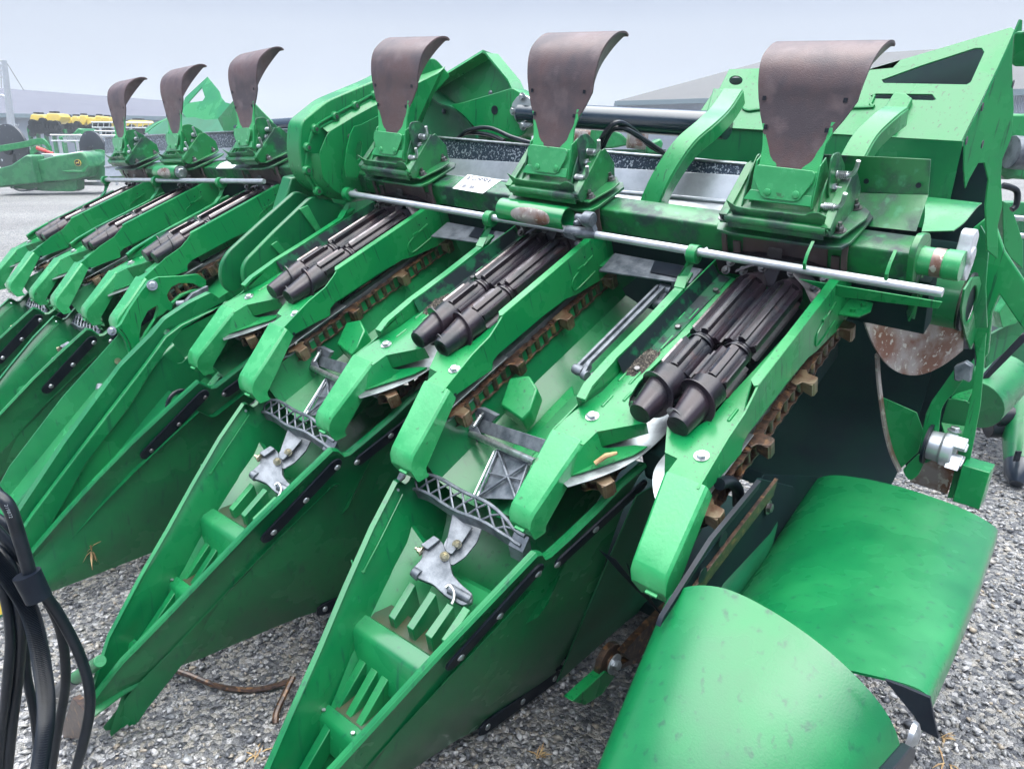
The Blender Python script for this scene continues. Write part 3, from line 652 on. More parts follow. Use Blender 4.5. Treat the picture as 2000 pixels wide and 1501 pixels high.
# ---------------------------------------------------------------- galvanized back sheet behind the beams
def backsheet(Wl,xs,tops,mids,lows):
    g=G()
    def Z(px,py,y): return hit(Wl,px,py,'y',y)
    return g
def sheet_strip(name,Wl,p_top,y_top,p_bot,y_bot,m,th=.004):
    a,b=[hit(Wl,x,y,'y',y_top) for x,y in p_top]; c,d=[hit(Wl,x,y,'y',y_bot) for x,y in p_bot]
    return part(name,G().prism([a,b,d,c],(0,th,0)),m,Wl,.0008)
M_SPOT=mat('water_spotted_galvanized',(.03,.05,.08,1),.35,metal=.4,col2=(.45,.50,.56,1),nscale=130,ndetail=10,lo=.54,hi=.60,coat=.4)
for Wl,P in ((LB,[((715,256),(1490,323)),((715,300),(1490,345)),((715,330),(1490,400)),((730,345),(1500,432))]),(LE,[((205,268),(580,252)),((205,300),(580,282)),((205,325),(580,305)),((205,345),(580,330))])):
    sheet_strip('back_sheet_upper',Wl,P[0],.34,P[1],.33,M_SPOT); sheet_strip('back_sheet',Wl,P[1],.327,P[2],.30,M_GALV); sheet_strip('back_sheet_lower',Wl,P[2],.296,P[3],.255,M_GALV)
    a,b=[hit(Wl,x,y,'y',.335) for x,y in P[0]]; part('sheet_edge',G().tube([a,b],.005,8),M_ZN,Wl,0)
    a,b=[hit(Wl,x,y,'y',.290) for x,y in P[2]]; part('sheet_bead',G().tube([a,b],.007,8),M_GALV,Wl,0)
# auger trough: dark curved sheet below and behind the units
def trough(Wl,x0,x1):
    pr=[(.02,-.62),(.06,-.60),(.16,-.66),(.34,-.74),(.54,-.70),(.68,-.55),(.72,-.2),(.70,.06)]
    P=smooth_pts([(0,a,b) for a,b in pr],4); g=G(); g.grid([[(x0,p.y,p.z),(x1,p.y,p.z)] for p in P],(0,.004,.003)); return part('auger_trough',g,M_INT,Wl,0,ang=60)
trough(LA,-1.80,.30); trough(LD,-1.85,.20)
# ---------------------------------------------------------------- divider snouts
HN=V3((.9442,-.0698,-.3219))
def snout(Wl,full=True):
    R=[(-.052,-.485,-.418),(-.075,-.55,-.460),(-.093,-.609,-.508),(-.118,-.69,-.565),(-.136,-.738,-.600),(-.138,-.757,-.600),(-.128,-.785,-.570),(-.126,-.805,-.562),(-.160,-.90,-.645),(-.207,-1.019,-.756),(-.255,-1.13,-.872),(-.301,-1.239,-.985),(-.365,-1.36,-1.12),(-.415,-1.44,-1.24)]
    Rb=[(-.335,-.40,-1.30),(-.338,-.48,-1.30),(-.342,-.56,-1.295),(-.347,-.64,-1.29),(-.350,-.70,-1.285),(-.352,-.73,-1.28),(-.355,-.77,-1.275),(-.357,-.80,-1.27),(-.362,-.90,-1.262),(-.368,-1.02,-1.255),(-.375,-1.13,-1.25),(-.385,-1.24,-1.235),(-.402,-1.36,-1.245),(-.420,-1.45,-1.27)]
    L=[(-.722,-.485,-.42),(-.700,-.55,-.460),(-.683,-.609,-.508),(-.664,-.69,-.560),(-.650,-.735,-.596),(-.646,-.752,-.598),(-.640,-.775,-.578),(-.634,-.79,-.575),(-.600,-.90,-.655),(-.558,-1.02,-.757),(-.517,-1.13,-.855),(-.480,-1.239,-.95),(-.448,-1.36,-1.08),(-.428,-1.44,-1.23)]
    Lb=[(-.435-.0*i,p[1],p[2]) for i,p in enumerate(Rb)]
    def wall(T,B,s):
        rows=[]
        for t,b in zip(T,B):
            t=V3(t); b=V3(b); r=[]
            for k in range(21):
                q=k/20; bu=(max(0,math.sin(math.pi*(q-.30)/.70))*.020-.006*math.sin(math.pi*min(1,q/.3)))*min(1,max(.1,(1.46+t.y)*1.6)); p=t.lerp(b,q); r.append(p+V3((s*bu,0,0)))
            # flange with a small rolled outer lip
            r=[t+V3((-s*.010,0,.002)),t+V3((s*.001,0,.004)),t+V3((s*.006,0,-.004))]+r[1:]
            rows.append(r)
        return rows
    g=G(); g.grid(wall(R,Rb,1),(-.005,0,0)); 
    g.grid(wall(L,Lb,-1),(.005,0,0))
    # keel
    g.grid([[r,(-.39,r[1],r[2]-.006),l] for r,l in zip(Rb,Lb)],(0,0,.004))
    s=part('divider_snout',g,M_GP,Wl,0,ang=32)
    # inner floor and liner
    fl=G(); F=[]
    for t,l in zip(R[6:],L[6:]):
        F.append([(t[0]-.03,t[1]+.03,t[2]-.13),(t[0]*.7+l[0]*.3,t[1]+.05,t[2]-.22),(t[0]*.3+l[0]*.7,t[1]+.05,l[2]-.22),(l[0]+.03,l[1]+.03,l[2]-.13)])
    fl.grid(F,(0,0,-.004)); sub('snout_floor',fl,M_GP,s)
    for y0,y1,z0,z1,x0,x1 in ((-.90,-.965,-.80,-.865,-.545,-.27),(-1.06,-1.125,-.955,-1.02,-.51,-.33),(-1.22,-1.28,-1.09,-1.14,-.46,-.38)):
        sub('algae_pool',G().prism([(x0,y0,z1+.012),(x1,y0,z1+.012),(x1-.02,y1,z1),(x0+.02,y1,z1)],(0,0,-.05)),M_ALGAE,s)
    # ledge bars
    for (a,b,dep,w_) in (((-.585,-.995,-.860),(-.245,-1.000,-.842),.13,.045),((-.545,-1.142,-1.020),(-.300,-1.156,-.985),.09,.030),((-.475,-1.30,-1.135),(-.365,-1.30,-1.125),.05,.020)):
        a=V3(a);b=V3(b); q=G(); n=8
        sec=[V3((0,w_*.9,-.012)),V3((0,w_*.5,.004)),V3((0,-w_*.3,-.002)),V3((0,-w_*.62,-.016)),V3((0,-w_*.75,-dep)),V3((0,w_*.7,-dep))]
        ins=lambda c:-min(.42,max(0,(-c.z-.02))*.55/(b-a).length)
        at_=lambda i,c:a.lerp(b,.5+(i/n-.5)*(1+2*ins(c)))+c
        rows=[[at_(i,c) for c in sec]+[at_(i,sec[0])] for i in range(n+1)]
        q.grid(rows); sub('cross_ledge',q,M_GP,s,bevel=0,ang=50)
        if w_>.025 and w_<.04 :
            for t in (.28,.78): p=a.lerp(b,t)+V3((0,-.004,.003)); sub('pop_rivet',G().cyl(p,p+V3((0,0,.003)),.005,n=10),M_ZN,s)
    # rib slats standing in the snout
    rb=G()
    def slat(x,y0,z0,y1,z1,w_=.010,h=.06):
        rb.prism([(x-w_,y0,z0),(x+w_,y0,z0),(x+w_*.9,y1,z1),(x-w_*.9,y1,z1)],(0,.02,-h))
    for x in (-.475,-.43,-.39):
        slat(x,-1.03,-.93,-1.115,-1.02,.012,.07); sub('inner_rib',rb,M_GP,s,bevel=.002); rb=G()
    slat(-.44,-1.165,-1.02,-1.30,-1.16,.012,.05)
    sub('inner_rib',rb,M_GP,s,bevel=.002)
    # wear strips with rivets
    def strip(a,b,w_,lift=.006):
        a=V3(a);b=V3(b); a=a-HN*(a.dot(HN)-.1205); b=b-HN*(b.dot(HN)-.1205); d=(b-a).normalized(); y=HN.cross(d).normalized()*w_; o=HN*lift
        P=[]
        for k in range(7): t=math.pi/2+math.pi*k/6; P.append(a+d*math.cos(t)*w_+y*math.sin(t))
        for k in range(7): t=-math.pi/2+math.pi*k/6; P.append(b+d*math.cos(t)*w_+y*math.sin(t))
        sub('wear_strip',G().prism([p+o for p in P],HN*.007),M_DK,s,bevel=.0015)
    strip((-.132,-.790,-.618),(-.221,-.975,-.812),.022); strip((-.122,-.700,-.632),(-.062,-.470,-.490),.021)
    for p in ((-.143,-.782,-.625),(-.183,-.869,-.714),(-.217,-.959,-.80),(-.130,-.714,-.633),(-.111,-.606,-.565)):
        p=V3(p); p=p-HN*(p.dot(HN)-.1205-.0125); sub('strip_rivet',G().lathe(p,p+HN*.006,[(0,.0105),(.4,.0095),(1,.004)],14),M_ZN,s)
    n2=V3((.93,0,-.05)).normalized()
    for a,b in ((( -.335,-.72,-1.262),(-.332,-.40,-1.285)),((-.315,-.40,-1.22),(-.295,-.02,-1.15))):
        a=V3(a)+V3((.004,0,0));b=V3(b)+V3((.004,0,0)); d=(b-a).normalized(); y=n2.cross(d).normalized()*.024; P=[a-d*.024-y*.6,a-d*.024+y*.6,a+y,b+y,b+d*.02+y*.6,b+d*.02-y*.6,b-y,a-y]
        sub('wear_strip',G().prism(P,n2*.008),M_DK,s,bevel=.0015)
        for t in (0.02,.5,.98): p=a.lerp(b,t)+n2*.008; sub('strip_rivet',G().lathe(p,p+n2*.005,[(0,.0105),(.4,.0095),(1,.004)],14),M_ZN,s)
    # left flange overlay with screws and outer black strip
    q=G(); a=[(-.640,-.775,-.574),(-.606,-.875,-.645),(-.588,-.955,-.712)]
    q.tube(smooth_pts([(p[0]+.030,p[1]-.004,p[2]-.035) for p in a],4),.0022,6); q.tube(smooth_pts([(-.557,-.952,-.745),(-.572,-.972,-.738),(-.592,-.968,-.720)],4),.0022,6)
    sub('flange_bead',q,M_GP,s)
    for p in ((-.626,-.783,-.600),(-.604,-.867,-.670),(-.585,-.954,-.740)):
        d=V3((.8,-.3,.4)).normalized(); sub('screw',G().lathe(p,V3(p)+d*.006,[(0,.006),(1,.003)],10),M_ZN,s)
    q=G(); q.strip([(-.668,-.70,-.600),(-.655,-.76,-.612),(-.618,-.88,-.690),(-.59,-.965,-.770)],(.003,0,0),(0,-.008,.010)); sub('wear_strip',q,M_DK,s)
    # ---- lattice casting across the rear of the snout
    q=G(); A=hit(Wl,785,932,'y',-.70) if Wl is LA else V3((-.672,-.715,-.640)); B=hit(LA,1022,1052,'y',-.73)
    def lat(t,v):                     # v across the band
        p=A.lerp(B,t); up=.022*math.sin(math.pi*min(1,t*1.05)); w_=.012+.014*math.sin(math.pi*min(1,t*1.1))**.6
        return p+V3((0,v*w_*.6,up+v*w_*.85-.006*math.cos(4*math.pi*t)))
    for v in (-1,1): q.tube([lat(i/24,v) for i in range(25)],.0055,6)
    n=8
    for i in range(n):
        t0=.08+.84*i/n; t1=.08+.84*(i+1)/n
        q.tube([lat(t0,-1),lat((t0+t1)/2,.1),lat(t1,1)],.0036,5); q.tube([lat(t0,1),lat((t0+t1)/2,-.1),lat(t1,-1)],.0036,5)
    q.grid([[lat(i/24,-1)+V3((0,.000,-.002)),lat(i/24,-1)+V3((.004,.008,-.030))] for i in range(25)],(0,.005,0))
    q.prism([lat(0,-1.3)+V3((.045,0,0)),lat(0,1.3)+V3((.045,0,0)),lat(0,1.5)+V3((-.02,0,0)),lat(0,-1.5)+V3((-.02,0,0))],(0,.004,-.012))
    q.prism([lat(1,-2.0)+V3((-.035,0,0)),lat(1,1.2)+V3((-.035,0,0)),lat(1,1.2)+V3((.012,0,0)),lat(1,-2.0)+V3((.012,0,0))],(0,.012,-.040))
    sub('lattice_casting',q,M_ALU,s,bevel=.0008)
    # triangular ribbed casting behind it
    HH=lambda x,y,ax,v: hit(LA,x,y,ax,v)
    q=G(); T=[HH(936,972,'y',-.68),HH(975,880,'y',-.58),HH(1035,905,'y',-.61),HH(1010,975,'y',-.68)]
    q.prism(T,(0,.006,-.004))
    for a,b in ((0,1),(1,2),(2,3),(0,2),(1,3)): q.tube([T[a]+V3((0,-.006,.006)),T[b]+V3((0,-.006,.006))],.0042,6)
    q.tube([T[0].lerp(T[1],.5)+V3((0,-.006,.006)),T[2].lerp(T[3],.5)+V3((0,-.006,.006))],.003,6)
    sub('ribbed_casting',q,M_ALU,s,bevel=.001)
    q=G(); a=HH(925,968,'y',-.69); b=HH(966,880,'y',-.58)
    for d in (0,.012): q.tube([a+V3((d,0,0)),b+V3((d,0,0))],.0035,6)
    sub('stay_wire',q,M_GALV,s)
    a=HH(912,822,'y',-.50); b=HH(1066,873,'y',-.59)
    q=G(); q.strip([a,b],(0,.006,.017),(0,.007,-.004)); sub('latch_bar',q,M_ALU,s,bevel=.001)
    q=G(); q.lathe(HH(920,846,'y',-.545),HH(1045,902,'y',-.64),[(0,.010),(1,.010)],14); sub('latch_tube',q,M_ZN,s)
    q=G(); q.prism([HH(x,y,'y',-.515) for x,y in ((898,812),(915,797),(940,797),(970,812),(958,826),(935,838),(925,862),(912,850))],(0,.016,0)); q.strip([HH(895,818,'y',-.53),HH(925,834,'y',-.54),HH(936,856,'y',-.55)],(0,.008,.010),(0,.002,-.002))
    q.tube([HH(895,842,'y',-.54),HH(910,842,'y',-.54)],.006,8); sub('latch_housing',q,M_ALU,s,bevel=.001)
    q=G(); a=HH(924,834,'y',-.54); b=HH(940,810,'y',-.525); d=b-a; x=d.orthogonal().normalized(); y=d.normalized().cross(x)
    q.tube([a+d*(i/72)+(x*math.cos(i*.785)+y*math.sin(i*.785))*.0065 for i in range(73)],.0016,5); q.tube([a-d*.2,b+d*.2],.003,6); sub('latch_spring',q,M_ZN,s)
    # hinge castings
    NN=V3((.30,-.55,.78)); P0=V3((-.45,-.80,-.715)); pl=lambda pts,o=0:[hitp(LA,x,y,NN,P0)+NN.normalized()*o for x,y in pts]
    q=G(); q.prism(rounded(pl(((882,1000),(903,998),(914,1014),(942,1030),(932,1058),(908,1088),(884,1104),(862,1092),(866,1062),(880,1036))),.006),NN.normalized()*-.006)
    q.prism(rounded(pl(((886,1006),(896,1004),(904,1022),(925,1032),(905,1062),(884,1086),(872,1080),(876,1052)),.016),.005),NN.normalized()*-.006); sub('hinge_clevis',q,M_ALU,s,bevel=.0012)
    q=G(); q.prism(rounded(pl(((826,1066),(852,1052),(864,1058),(872,1078),(880,1100),(884,1122),(902,1142),(924,1160),(922,1178),(904,1184),(872,1166),(846,1142),(812,1128),(805,1112),(824,1092)),.006),.008),NN.normalized()*-.020)
    q.prism(rounded(pl(((824,1068),(850,1050),(862,1058),(838,1078)),.020),.004),NN.normalized()*-.012)
    a,b=pl(((806,1114),(820,1124)),.0); q.tube([a,b],[.013,.016],14); a,b=pl(((878,1150),(920,1172)),.004); q.tube([a,b],[.014,.012],12)
    sub('hinge_lug',q,M_ALU,s,bevel=.002)
    for (x,y),d in (((826,1080),(-1,-.3,.2)),((894,1066),(.6,-.6,.4)),((870,1089),(.6,-.6,.4))):
        p=pl(((x,y),),.014)[0]; sub('adjuster_bolt',G().bolt(p,d,.0085,.010,stud=.008),M_BRASS,s)
    q=G(); q.tube(smooth_pts(pl(((872,1150),(880,1146),(888,1158),(888,1172),(884,1182)),.014),4),.0045,8); sub('retaining_hook',q,M_ZN,s)
    for (a,b) in (((764,1206),(806,1138)),((800,1226),(846,1156)),((836,1242),(880,1180)),((868,1252),(912,1186))):
        l0=HH(*a,'y',-.955); u0=HH(*b,'y',-.865); q=G(); w_=V3((.0115,0,0)); q.prism([l0-w_,l0+w_,u0+w_,u0-w_],(0,.02,-.09)); sub('inner_rib',q,M_GP,s,bevel=.002)
    # green latch block
    q=G(); q.prism([(-.560,-.415,-.345),(-.500,-.400,-.325),(-.455,-.415,-.350),(-.440,-.465,-.400),(-.455,-.475,-.430),(-.545,-.470,-.410)],(0,.03,-.045)); sub('latch_block',q,M_G,s,bevel=.006)
    return s
sn=snout(LA); dup(sn,LB); dup(sn,LD); dup(sn,LE)
# ---------------------------------------------------------------- poly pans between the row units
def pan(Wm,x0=-.602,x1=-.222,s0=-.86,s1=.10):
    sec=[(x0,-.145),(x0+.004,-.20),(x0+.03,-.255),(x0+.09,-.285),(x0+.13,-.291),(x0+.155,-.292),(x0+.162,-.268),(x0+.205,-.266),(x0+.212,-.290),(x0+.255,-.290),(x0+.262,-.262),(x0+.305,-.258),(x0+.33,-.255),(x1-.02,-.21),(x1,-.13)]
    sec2=[(x0,-.145),(x0+.004,-.20),(x0+.03,-.255),(x0+.09,-.285),(x0+.13,-.291),(x0+.155,-.294),(x0+.162,-.294),(x0+.205,-.293),(x0+.212,-.292),(x0+.255,-.290),(x0+.262,-.288),(x0+.305,-.280),(x0+.33,-.262),(x1-.02,-.20),(x1,-.12)]
    g=G(); rows=[]
    for y,q in ((s1,1),(-.10,1),(-.36,1),(-.40,0),(-.55,0),(-.70,0),(s0,0)):
        A=sec2 if q else sec
        rows.append([(x,y,z+(.03*(y+.4) if y<-.4 else 0)) for x,z in A])
    g.grid(rows,(0,0,-.004)); p=part('poly_pan',g,M_GP,Wm,0,ang=30)
    for x in (x0+.15,x0+.215,x0+.28): sub('pan_ridge',G().prism([(x-.022,-.36,-.292),(x+.020,-.40,-.292),(x+.020,-.80,-.300),(x-.022,-.80,-.300)],(0,0,.022)),M_G,p,bevel=.004)
    return p
for k in 'ABDE': pan(WU[k])
pan(WU['C'],-.50,-.222)
# bright panel ahead of the pan, stepping down to the snout
for k in 'ABDE':
    g=G(); rows=[]
    for y,z in ((-.30,-.42),(-.45,-.50),(-.62,-.66),(-.72,-.80)): rows.append([(-.655,y,z+.02),(-.60,y,z-.09),(-.45,y,z-.15),(-.28,y,z-.12),(-.17,y,z+.0),(-.14,y,z+.06)])
    g.grid(rows,(0,0,-.004)); part('snout_rear_shell',g,M_GP,WL[k],0,ang=60)
# folding strut, silver plates under the beam (first gap only has the strut)
sa=hit(WA,1292,560,'z',-.085); sb=hit(WA,1136,716,'z',-.105)
g=G()
for d in (-.011,.0,.011): g.strip([sa+V3((d,0,-.004*(d==0))),sb+V3((d,0,-.004*(d==0)))],(.0042,0,0),(0,0,.006 if d else .002))
st=part('strut',g,M_ALU,WA,.0008)
g=G(); g.tube([sa+V3((.028,-.03,-.05)),sb+V3((.045,.03,-.04))],.011,12); sub('gas_cylinder',g,M_BLK,st)
g=G(); g.lathe(sb+V3((-.020,-.010,-.004)),sb+V3((.012,-.012,-.006)),[(0,.014),(.5,.016),(1,.014)],16); g.strip([sb+V3((.014,.02,0)),sb+V3((.020,-.020,-.008))],(.006,0,0),(0,0,.012)); g.lathe(sb+V3((.014,-.016,-.010)),sb+V3((.030,-.018,-.010)),[(0,.014),(1,.014)],16)
g.tube([sb+V3((.025,-.01,-.02)),sb+V3((.042,.05,-.03)),sb+V3((.06,.08,-.03))],.007,8); sub('strut_clevis',g,M_ALU,st,bevel=.0015)
g=G(); g.lathe(sa+V3((-.010,.006,-.01)),sa+V3((.030,.004,-.012)),[(0,.016),(1,.016)],14); g.lathe(sa+V3((.0,-.045,-.03)),sa+V3((.026,-.045,-.03)),[(0,.014),(1,.014)],14); g.strip([sa+V3((.015,0,-.01)),sa+V3((.012,-.045,-.03))],(.008,0,0),(0,.004,.006)); sub('upper_clevis',g,M_ALU,st,bevel=.0015)
for k in 'AB':
    g=G(); g.prism([(-.55,.045,-.055),(-.30,.045,-.055),(-.27,-.035,-.058),(-.545,-.055,-.060)],(0,0,-.006)); g.prism([(-.30,.045,-.054),(-.24,.045,-.054),(-.24,-.03,-.058),(-.30,-.035,-.058)],(0,0,-.05)); p=part('bearing_plate',g,M_ALU,WU[k],.001)
    sub('plate_recess',G().prism([(-.40,.04,-.0525),(-.30,.04,-.0525),(-.285,-.02,-.0535),(-.38,-.02,-.0535)],(0,0,-.0008)),M_DK,p)
# ---------------------------------------------------------------- right end of the head (fold joint)
c=hit(LA,1893,590,'x',.40); AR=(hit(LA,1904,541,'x',.40)-c).length*1.08
g=G(); g.cyl((-1.75,c.y,c.z),(.385,c.y,c.z),AR,n=40); aug=part('auger_tube',g,M_GP,LA,0)
g=G(); g.cyl((-1.85,c.y,c.z),(.25,c.y,c.z),AR,n=32); part('auger_tube',g,M_GP,LD,0)
def flight(x0,x1,turns,ph,R,m,W_,name='auger_flight'):
    g=G(); n=int(48*abs(turns)); rows=[[],[]]
    for i in range(n+1):
        t=i/n; a=ph+turns*2*math.pi*t; x=x0+(x1-x0)*t
        for r_,q in ((AR*.97,rows[0]),(R,rows[1])): q.append((x,c.y+r_*math.cos(a),c.z+r_*math.sin(a)))
    g.grid(rows,(.004,0,0)); return part(name,g,m,W_,0,ang=80)
RF=.236
flight(.388,.03,-.607,math.radians(-48),RF,M_TORN,LA)
flight(.03,-1.70,-2.93,math.radians(-48-218.5),RF,M_GP,LA)
flight(.2,-1.80,-3.4,1.2,RF,M_GP,LD)
ep=plate('auger_end_plate',LA,'x',.40,[(1895,541),(1909,540),(1921,590),(1920,604),(1904,652),(1893,682),(1884,660),(1876,625),(1874,600),(1880,565)],.006,M_G,holes=[circ(1893,592,9,37,rot=.22)])
ring=G(); ring.lathe((.392,c.y,c.z),(.399,c.y,c.z),[(0,AR*1.03),(1,AR*1.03)],32); sub('tube_rim',ring,M_DK,ep)
ring=G(); ring.lathe((.30,c.y,c.z),(.396,c.y,c.z),[(0,AR*.72),(1,AR*.72)],28,False); sub('bearing_bore',ring,M_TORN,ep)
# beam end: flange, stub and cast fold hook
g=G(); f=rounded([(.318,.030,.02),(.318,.030,.115),(.318,.075,.135),(.318,.150,.10),(.318,.150,.0),(.318,.08,-.045)],.03); g.prism(f,(.016,0,0)); fl=part('beam_flange',g,M_GD,WA,.0015)
g=G(); g.lathe((.33,.083,.060),(.425,.083,.060),[(0,.036),(.2,.034),(.62,.034),(.63,.036),(1,.036)],28); sub('hinge_stub',g,M_GW,fl)
g=G(); g.lathe((.362,.083,.060),(.386,.083,.060),[(0,.0352),(1,.0352)],28,False); sub('rust_band',g,M_TORN,fl)
g=G(); g.prism(rounded([(.40,.16,.12),(.40,.185,.09),(.40,.165,.055),(.40,.175,.02),(.40,.13,-.01),(.40,.10,.015),(.40,.10,.035),(.40,.12,.05),(.40,.10,.075),(.40,.12,.10),(.40,.13,.125)],.012),(.03,0,0)); g.lathe((.398,.135,.06),(.435,.135,.06),[(0,.026),(1,.022)],16); sub('fold_hook',g,mat('cast_white_hook',(.6,.62,.66,1),.4,metal=.4,col2=(.45,.47,.5,1),nscale=30),fl,bevel=.003)
g=G(); g.prism([(.30,.14,-.01),(.345,.07,-.03),(.345,.05,-.09),(.30,.12,-.12)],(-.006,0,0)); g.prism([(.33,.12,.0),(.35,.06,-.02),(.33,.05,-.10),(.30,.12,-.10)],(.004,0,0)); sub('corner_web',g,M_GD,fl)
# trough end, bearing arm and couplings
plate('trough_wedge',LA,'y',.30,[(1722,775),(1790,805),(1803,840),(1794,882),(1757,917),(1741,880),(1729,826)],.004,M_G)
g=G(); E_=[hit(LA,x,y,'y',.285) for x,y in ((1713,690),(1716,740),(1722,790),(1730,840),(1742,885),(1757,918))]; g.strip(smooth_pts(E_,4),(.003,0,0),(0,.012,.001)); part('trough_edge',g,M_TORN,LA,0)
arm=plate('bearing_arm',LA,'y',.25,[(1870,712),(1842,752),(1820,782),(1808,808),(1801,845),(1797,880),(1798,898),(1806,905),(1822,898),(1832,870),(1834,828),(1838,800),(1848,782),(1862,768),(1880,742),(1884,706)],.008,M_G,rnd=.006)
g=G(); cc=hit(LA,1818,868,'y',.24); X0=cc.x; g.lathe((X0-.012,cc.y,cc.z),(X0-.004,cc.y,cc.z),[(0,.056),(1,.056)],28); sub('bearing_flange',g,M_DK,arm)
g=G(); g.lathe((X0-.004,cc.y,cc.z),(X0+.060,cc.y,cc.z),[(0,.040),(.5,.042),(.55,.047),(.9,.047),(1,.043)],26); 
for k in range(4):
    a=k*math.pi/2+.5; g.strip([(X0+.05,cc.y+.036*math.cos(a),cc.z+.036*math.sin(a)),(X0+.085,cc.y+.036*math.cos(a),cc.z+.036*math.sin(a))],(0,.012*abs(math.sin(a))+.005,.012*abs(math.cos(a))+.005),(0,.006*math.cos(a),.006*math.sin(a)))
sub('drive_coupling',g,M_GALV,arm,bevel=.002)
g=G(); lg=[hit(LA,x,y,'y',.235) for x,y in ((1868,711),(1890,702),(1903,711),(1898,742),(1884,736),(1880,740),(1868,738))]; g.prism(lg,(0,-.03,0)); sub('locking_lug',g,M_ALU,arm,bevel=.003)
plate('rounded_tab',LA,'y',.235,[(1762,917),(1770,932),(1778,938),(1792,930),(1804,905),(1795,885)],.01,M_G,rnd=.01)
side=plate('end_sheet',LA,'y',.27,[(1909,690),(1926,650),(1921,720),(1915,790),(1902,860),(1893,905),(1890,925),(1902,950),(1888,975),(1850,972),(1866,910),(1884,830),(1899,760)],.006,M_G)
for px_,nm in (([(1868,768),(1902,758),(1890,783),(1858,776)],'bracket_shelf'),([(1838,824),(1888,832),(1874,863),(1850,860)],'bracket_shelf')):
    a=[hit(LA,x,y,'y',.30-.05*(k>1)) for k,(x,y) in enumerate(px_)]; part(nm,G().prism(a,(0,0,-.005)),M_G,LA)
plate('shelf_back',LA,'y',.32,[(1852,778),(1894,786),(1890,832),(1838,826)],.004,M_GP)
plate('worn_lower_plate',LA,'y',.34,[(1800,905),(1846,866),(1872,866),(1868,910),(1850,965),(1776,940)],.004,M_TORN)
sub('shelf_bolt',G().bolt(hit(LA,1864,841,'y',.26),(0,0,1),.012,.010),M_ZN,side)
g=G(); o=hit(LA,1901,940,'y',.26); g.box((o.x-.03,o.y-.045,o.z-.055),(o.x+.035,o.y+.03,o.z+.055)); sub('foot_socket',g,M_G,side,bevel=.002)
g=G(); o=[hit(LA,x,y,'y',.50) for x,y in ((1928,640),(1925,560),(1932,470),(1915,440),(1890,500),(1905,640))]; part('inner_end_web',G().prism(o,(0,.01,0)),M_GP,LA)
plate('end_backing',LA,'y',.72,[(1722,690),(1905,680),(1900,800),(1885,900),(1800,945),(1745,880)],.006,M_INT)
plate('inner_end_plate',LA,'y',.37,[(1868,745),(1902,700),(1906,760),(1893,860),(1872,910),(1850,930),(1836,860),(1850,800)],.004,M_GP)
plate('end_frame_web',LA,'y',.64,[(1900,445),(1925,425),(1945,440),(1962,490),(2003,552),(2003,650),(1975,610),(1952,575),(1938,610),(1930,690),(1908,720),(1898,640),(1912,560)],.02,M_G,bevel=.004)
# rear uprights and big link frame
face_n=(0,-.80,.60); face_p=(0,.62,.22)
fr=platep('link_frame',LA,face_n,face_p,[(1424,135),(1500,133),(1690,137),(1830,96),(1975,53),(1984,60),(1878,276),(1404,249),(1352,240),(1394,178),(1405,172)],-.006,M_G,holes=[circ(1437,157,13,9),[(1722,156),(1800,128),(1905,94),(1917,94),(1922,102),(1896,160),(1888,165),(1726,162)],[(1700,187),(1712,183),(1820,184),(1828,194),(1822,196),(1706,192)]])
def fp(x,y,off=0):
    p=hitp(LA,x,y,face_n,face_p); return p+V3(face_n)*off
e0,e1=fp(1352,240),fp(1881,276); dn=V3((0,.02,-.27))
g=G(); g.prism([e0,e1,e1+dn,e0+dn],(0,.005,.002)); sub('frame_front_wall',g,M_GP,fr)
a=fp(1984,60); g=G(); dB=V3((0,.35,-.05)); g.prism([fp(1400,205,-.05),fp(1690,175,-.05),fp(1860,185,-.05),fp(1850,220,-.05),fp(1380,230,-.05)],(0,.20,-.10)); sub('frame_inner_wall',g,M_INT,fr)
n_=V3(face_n); g=G(); g.prism([hitp(LA,x,y,face_n,V3(face_p)-n_*.10) for x,y in ((1702,172),(1706,150),(1800,116),(1912,84),(1934,96),(1905,176),(1850,196),(1700,200))],n_*-.01); sub('frame_inner_wall',g,M_INT,fr)
g=G(); g.prism([fp(1412,140,-.035),fp(1470,138,-.035),fp(1470,175,-.035),fp(1405,175,-.035)],V3(face_n)*-.006); sub('backing_plate',g,M_INT,fr)  # small dark plate added so the round hole looks deep
g=G(); g.tube(smooth_pts([fp(1450,186,.004),fp(1450,208,.004),fp(1462,217,.004),fp(1500,214,.004),fp(1690,211,.004),fp(1700,205,.004),fp(1708,188,.004)],4),.005,6); sub('pressed_bead',g,M_G,fr)
g=G()
for x,y in ((1352,240),(1404,176)): pass
sub('stiffener',g,M_G,fr) if g.v else None; g=G()
for q in (([(1395,176),(1375,246),(1402,249),(1440,200),(1443,182)],.012),): g.prism([fp(*p,.012) for p in q[0]],V3(face_n)*-.012)
sub('stiffener',g,M_G,fr,bevel=.004); g=G()
g.prism([fp(*p,.02) for p in ((1748,187),(1770,190),(1783,200),(1750,262),(1722,255),(1730,215))],V3(face_n)*-.02)
sub('stiffener',g,M_G,fr,bevel=.004)
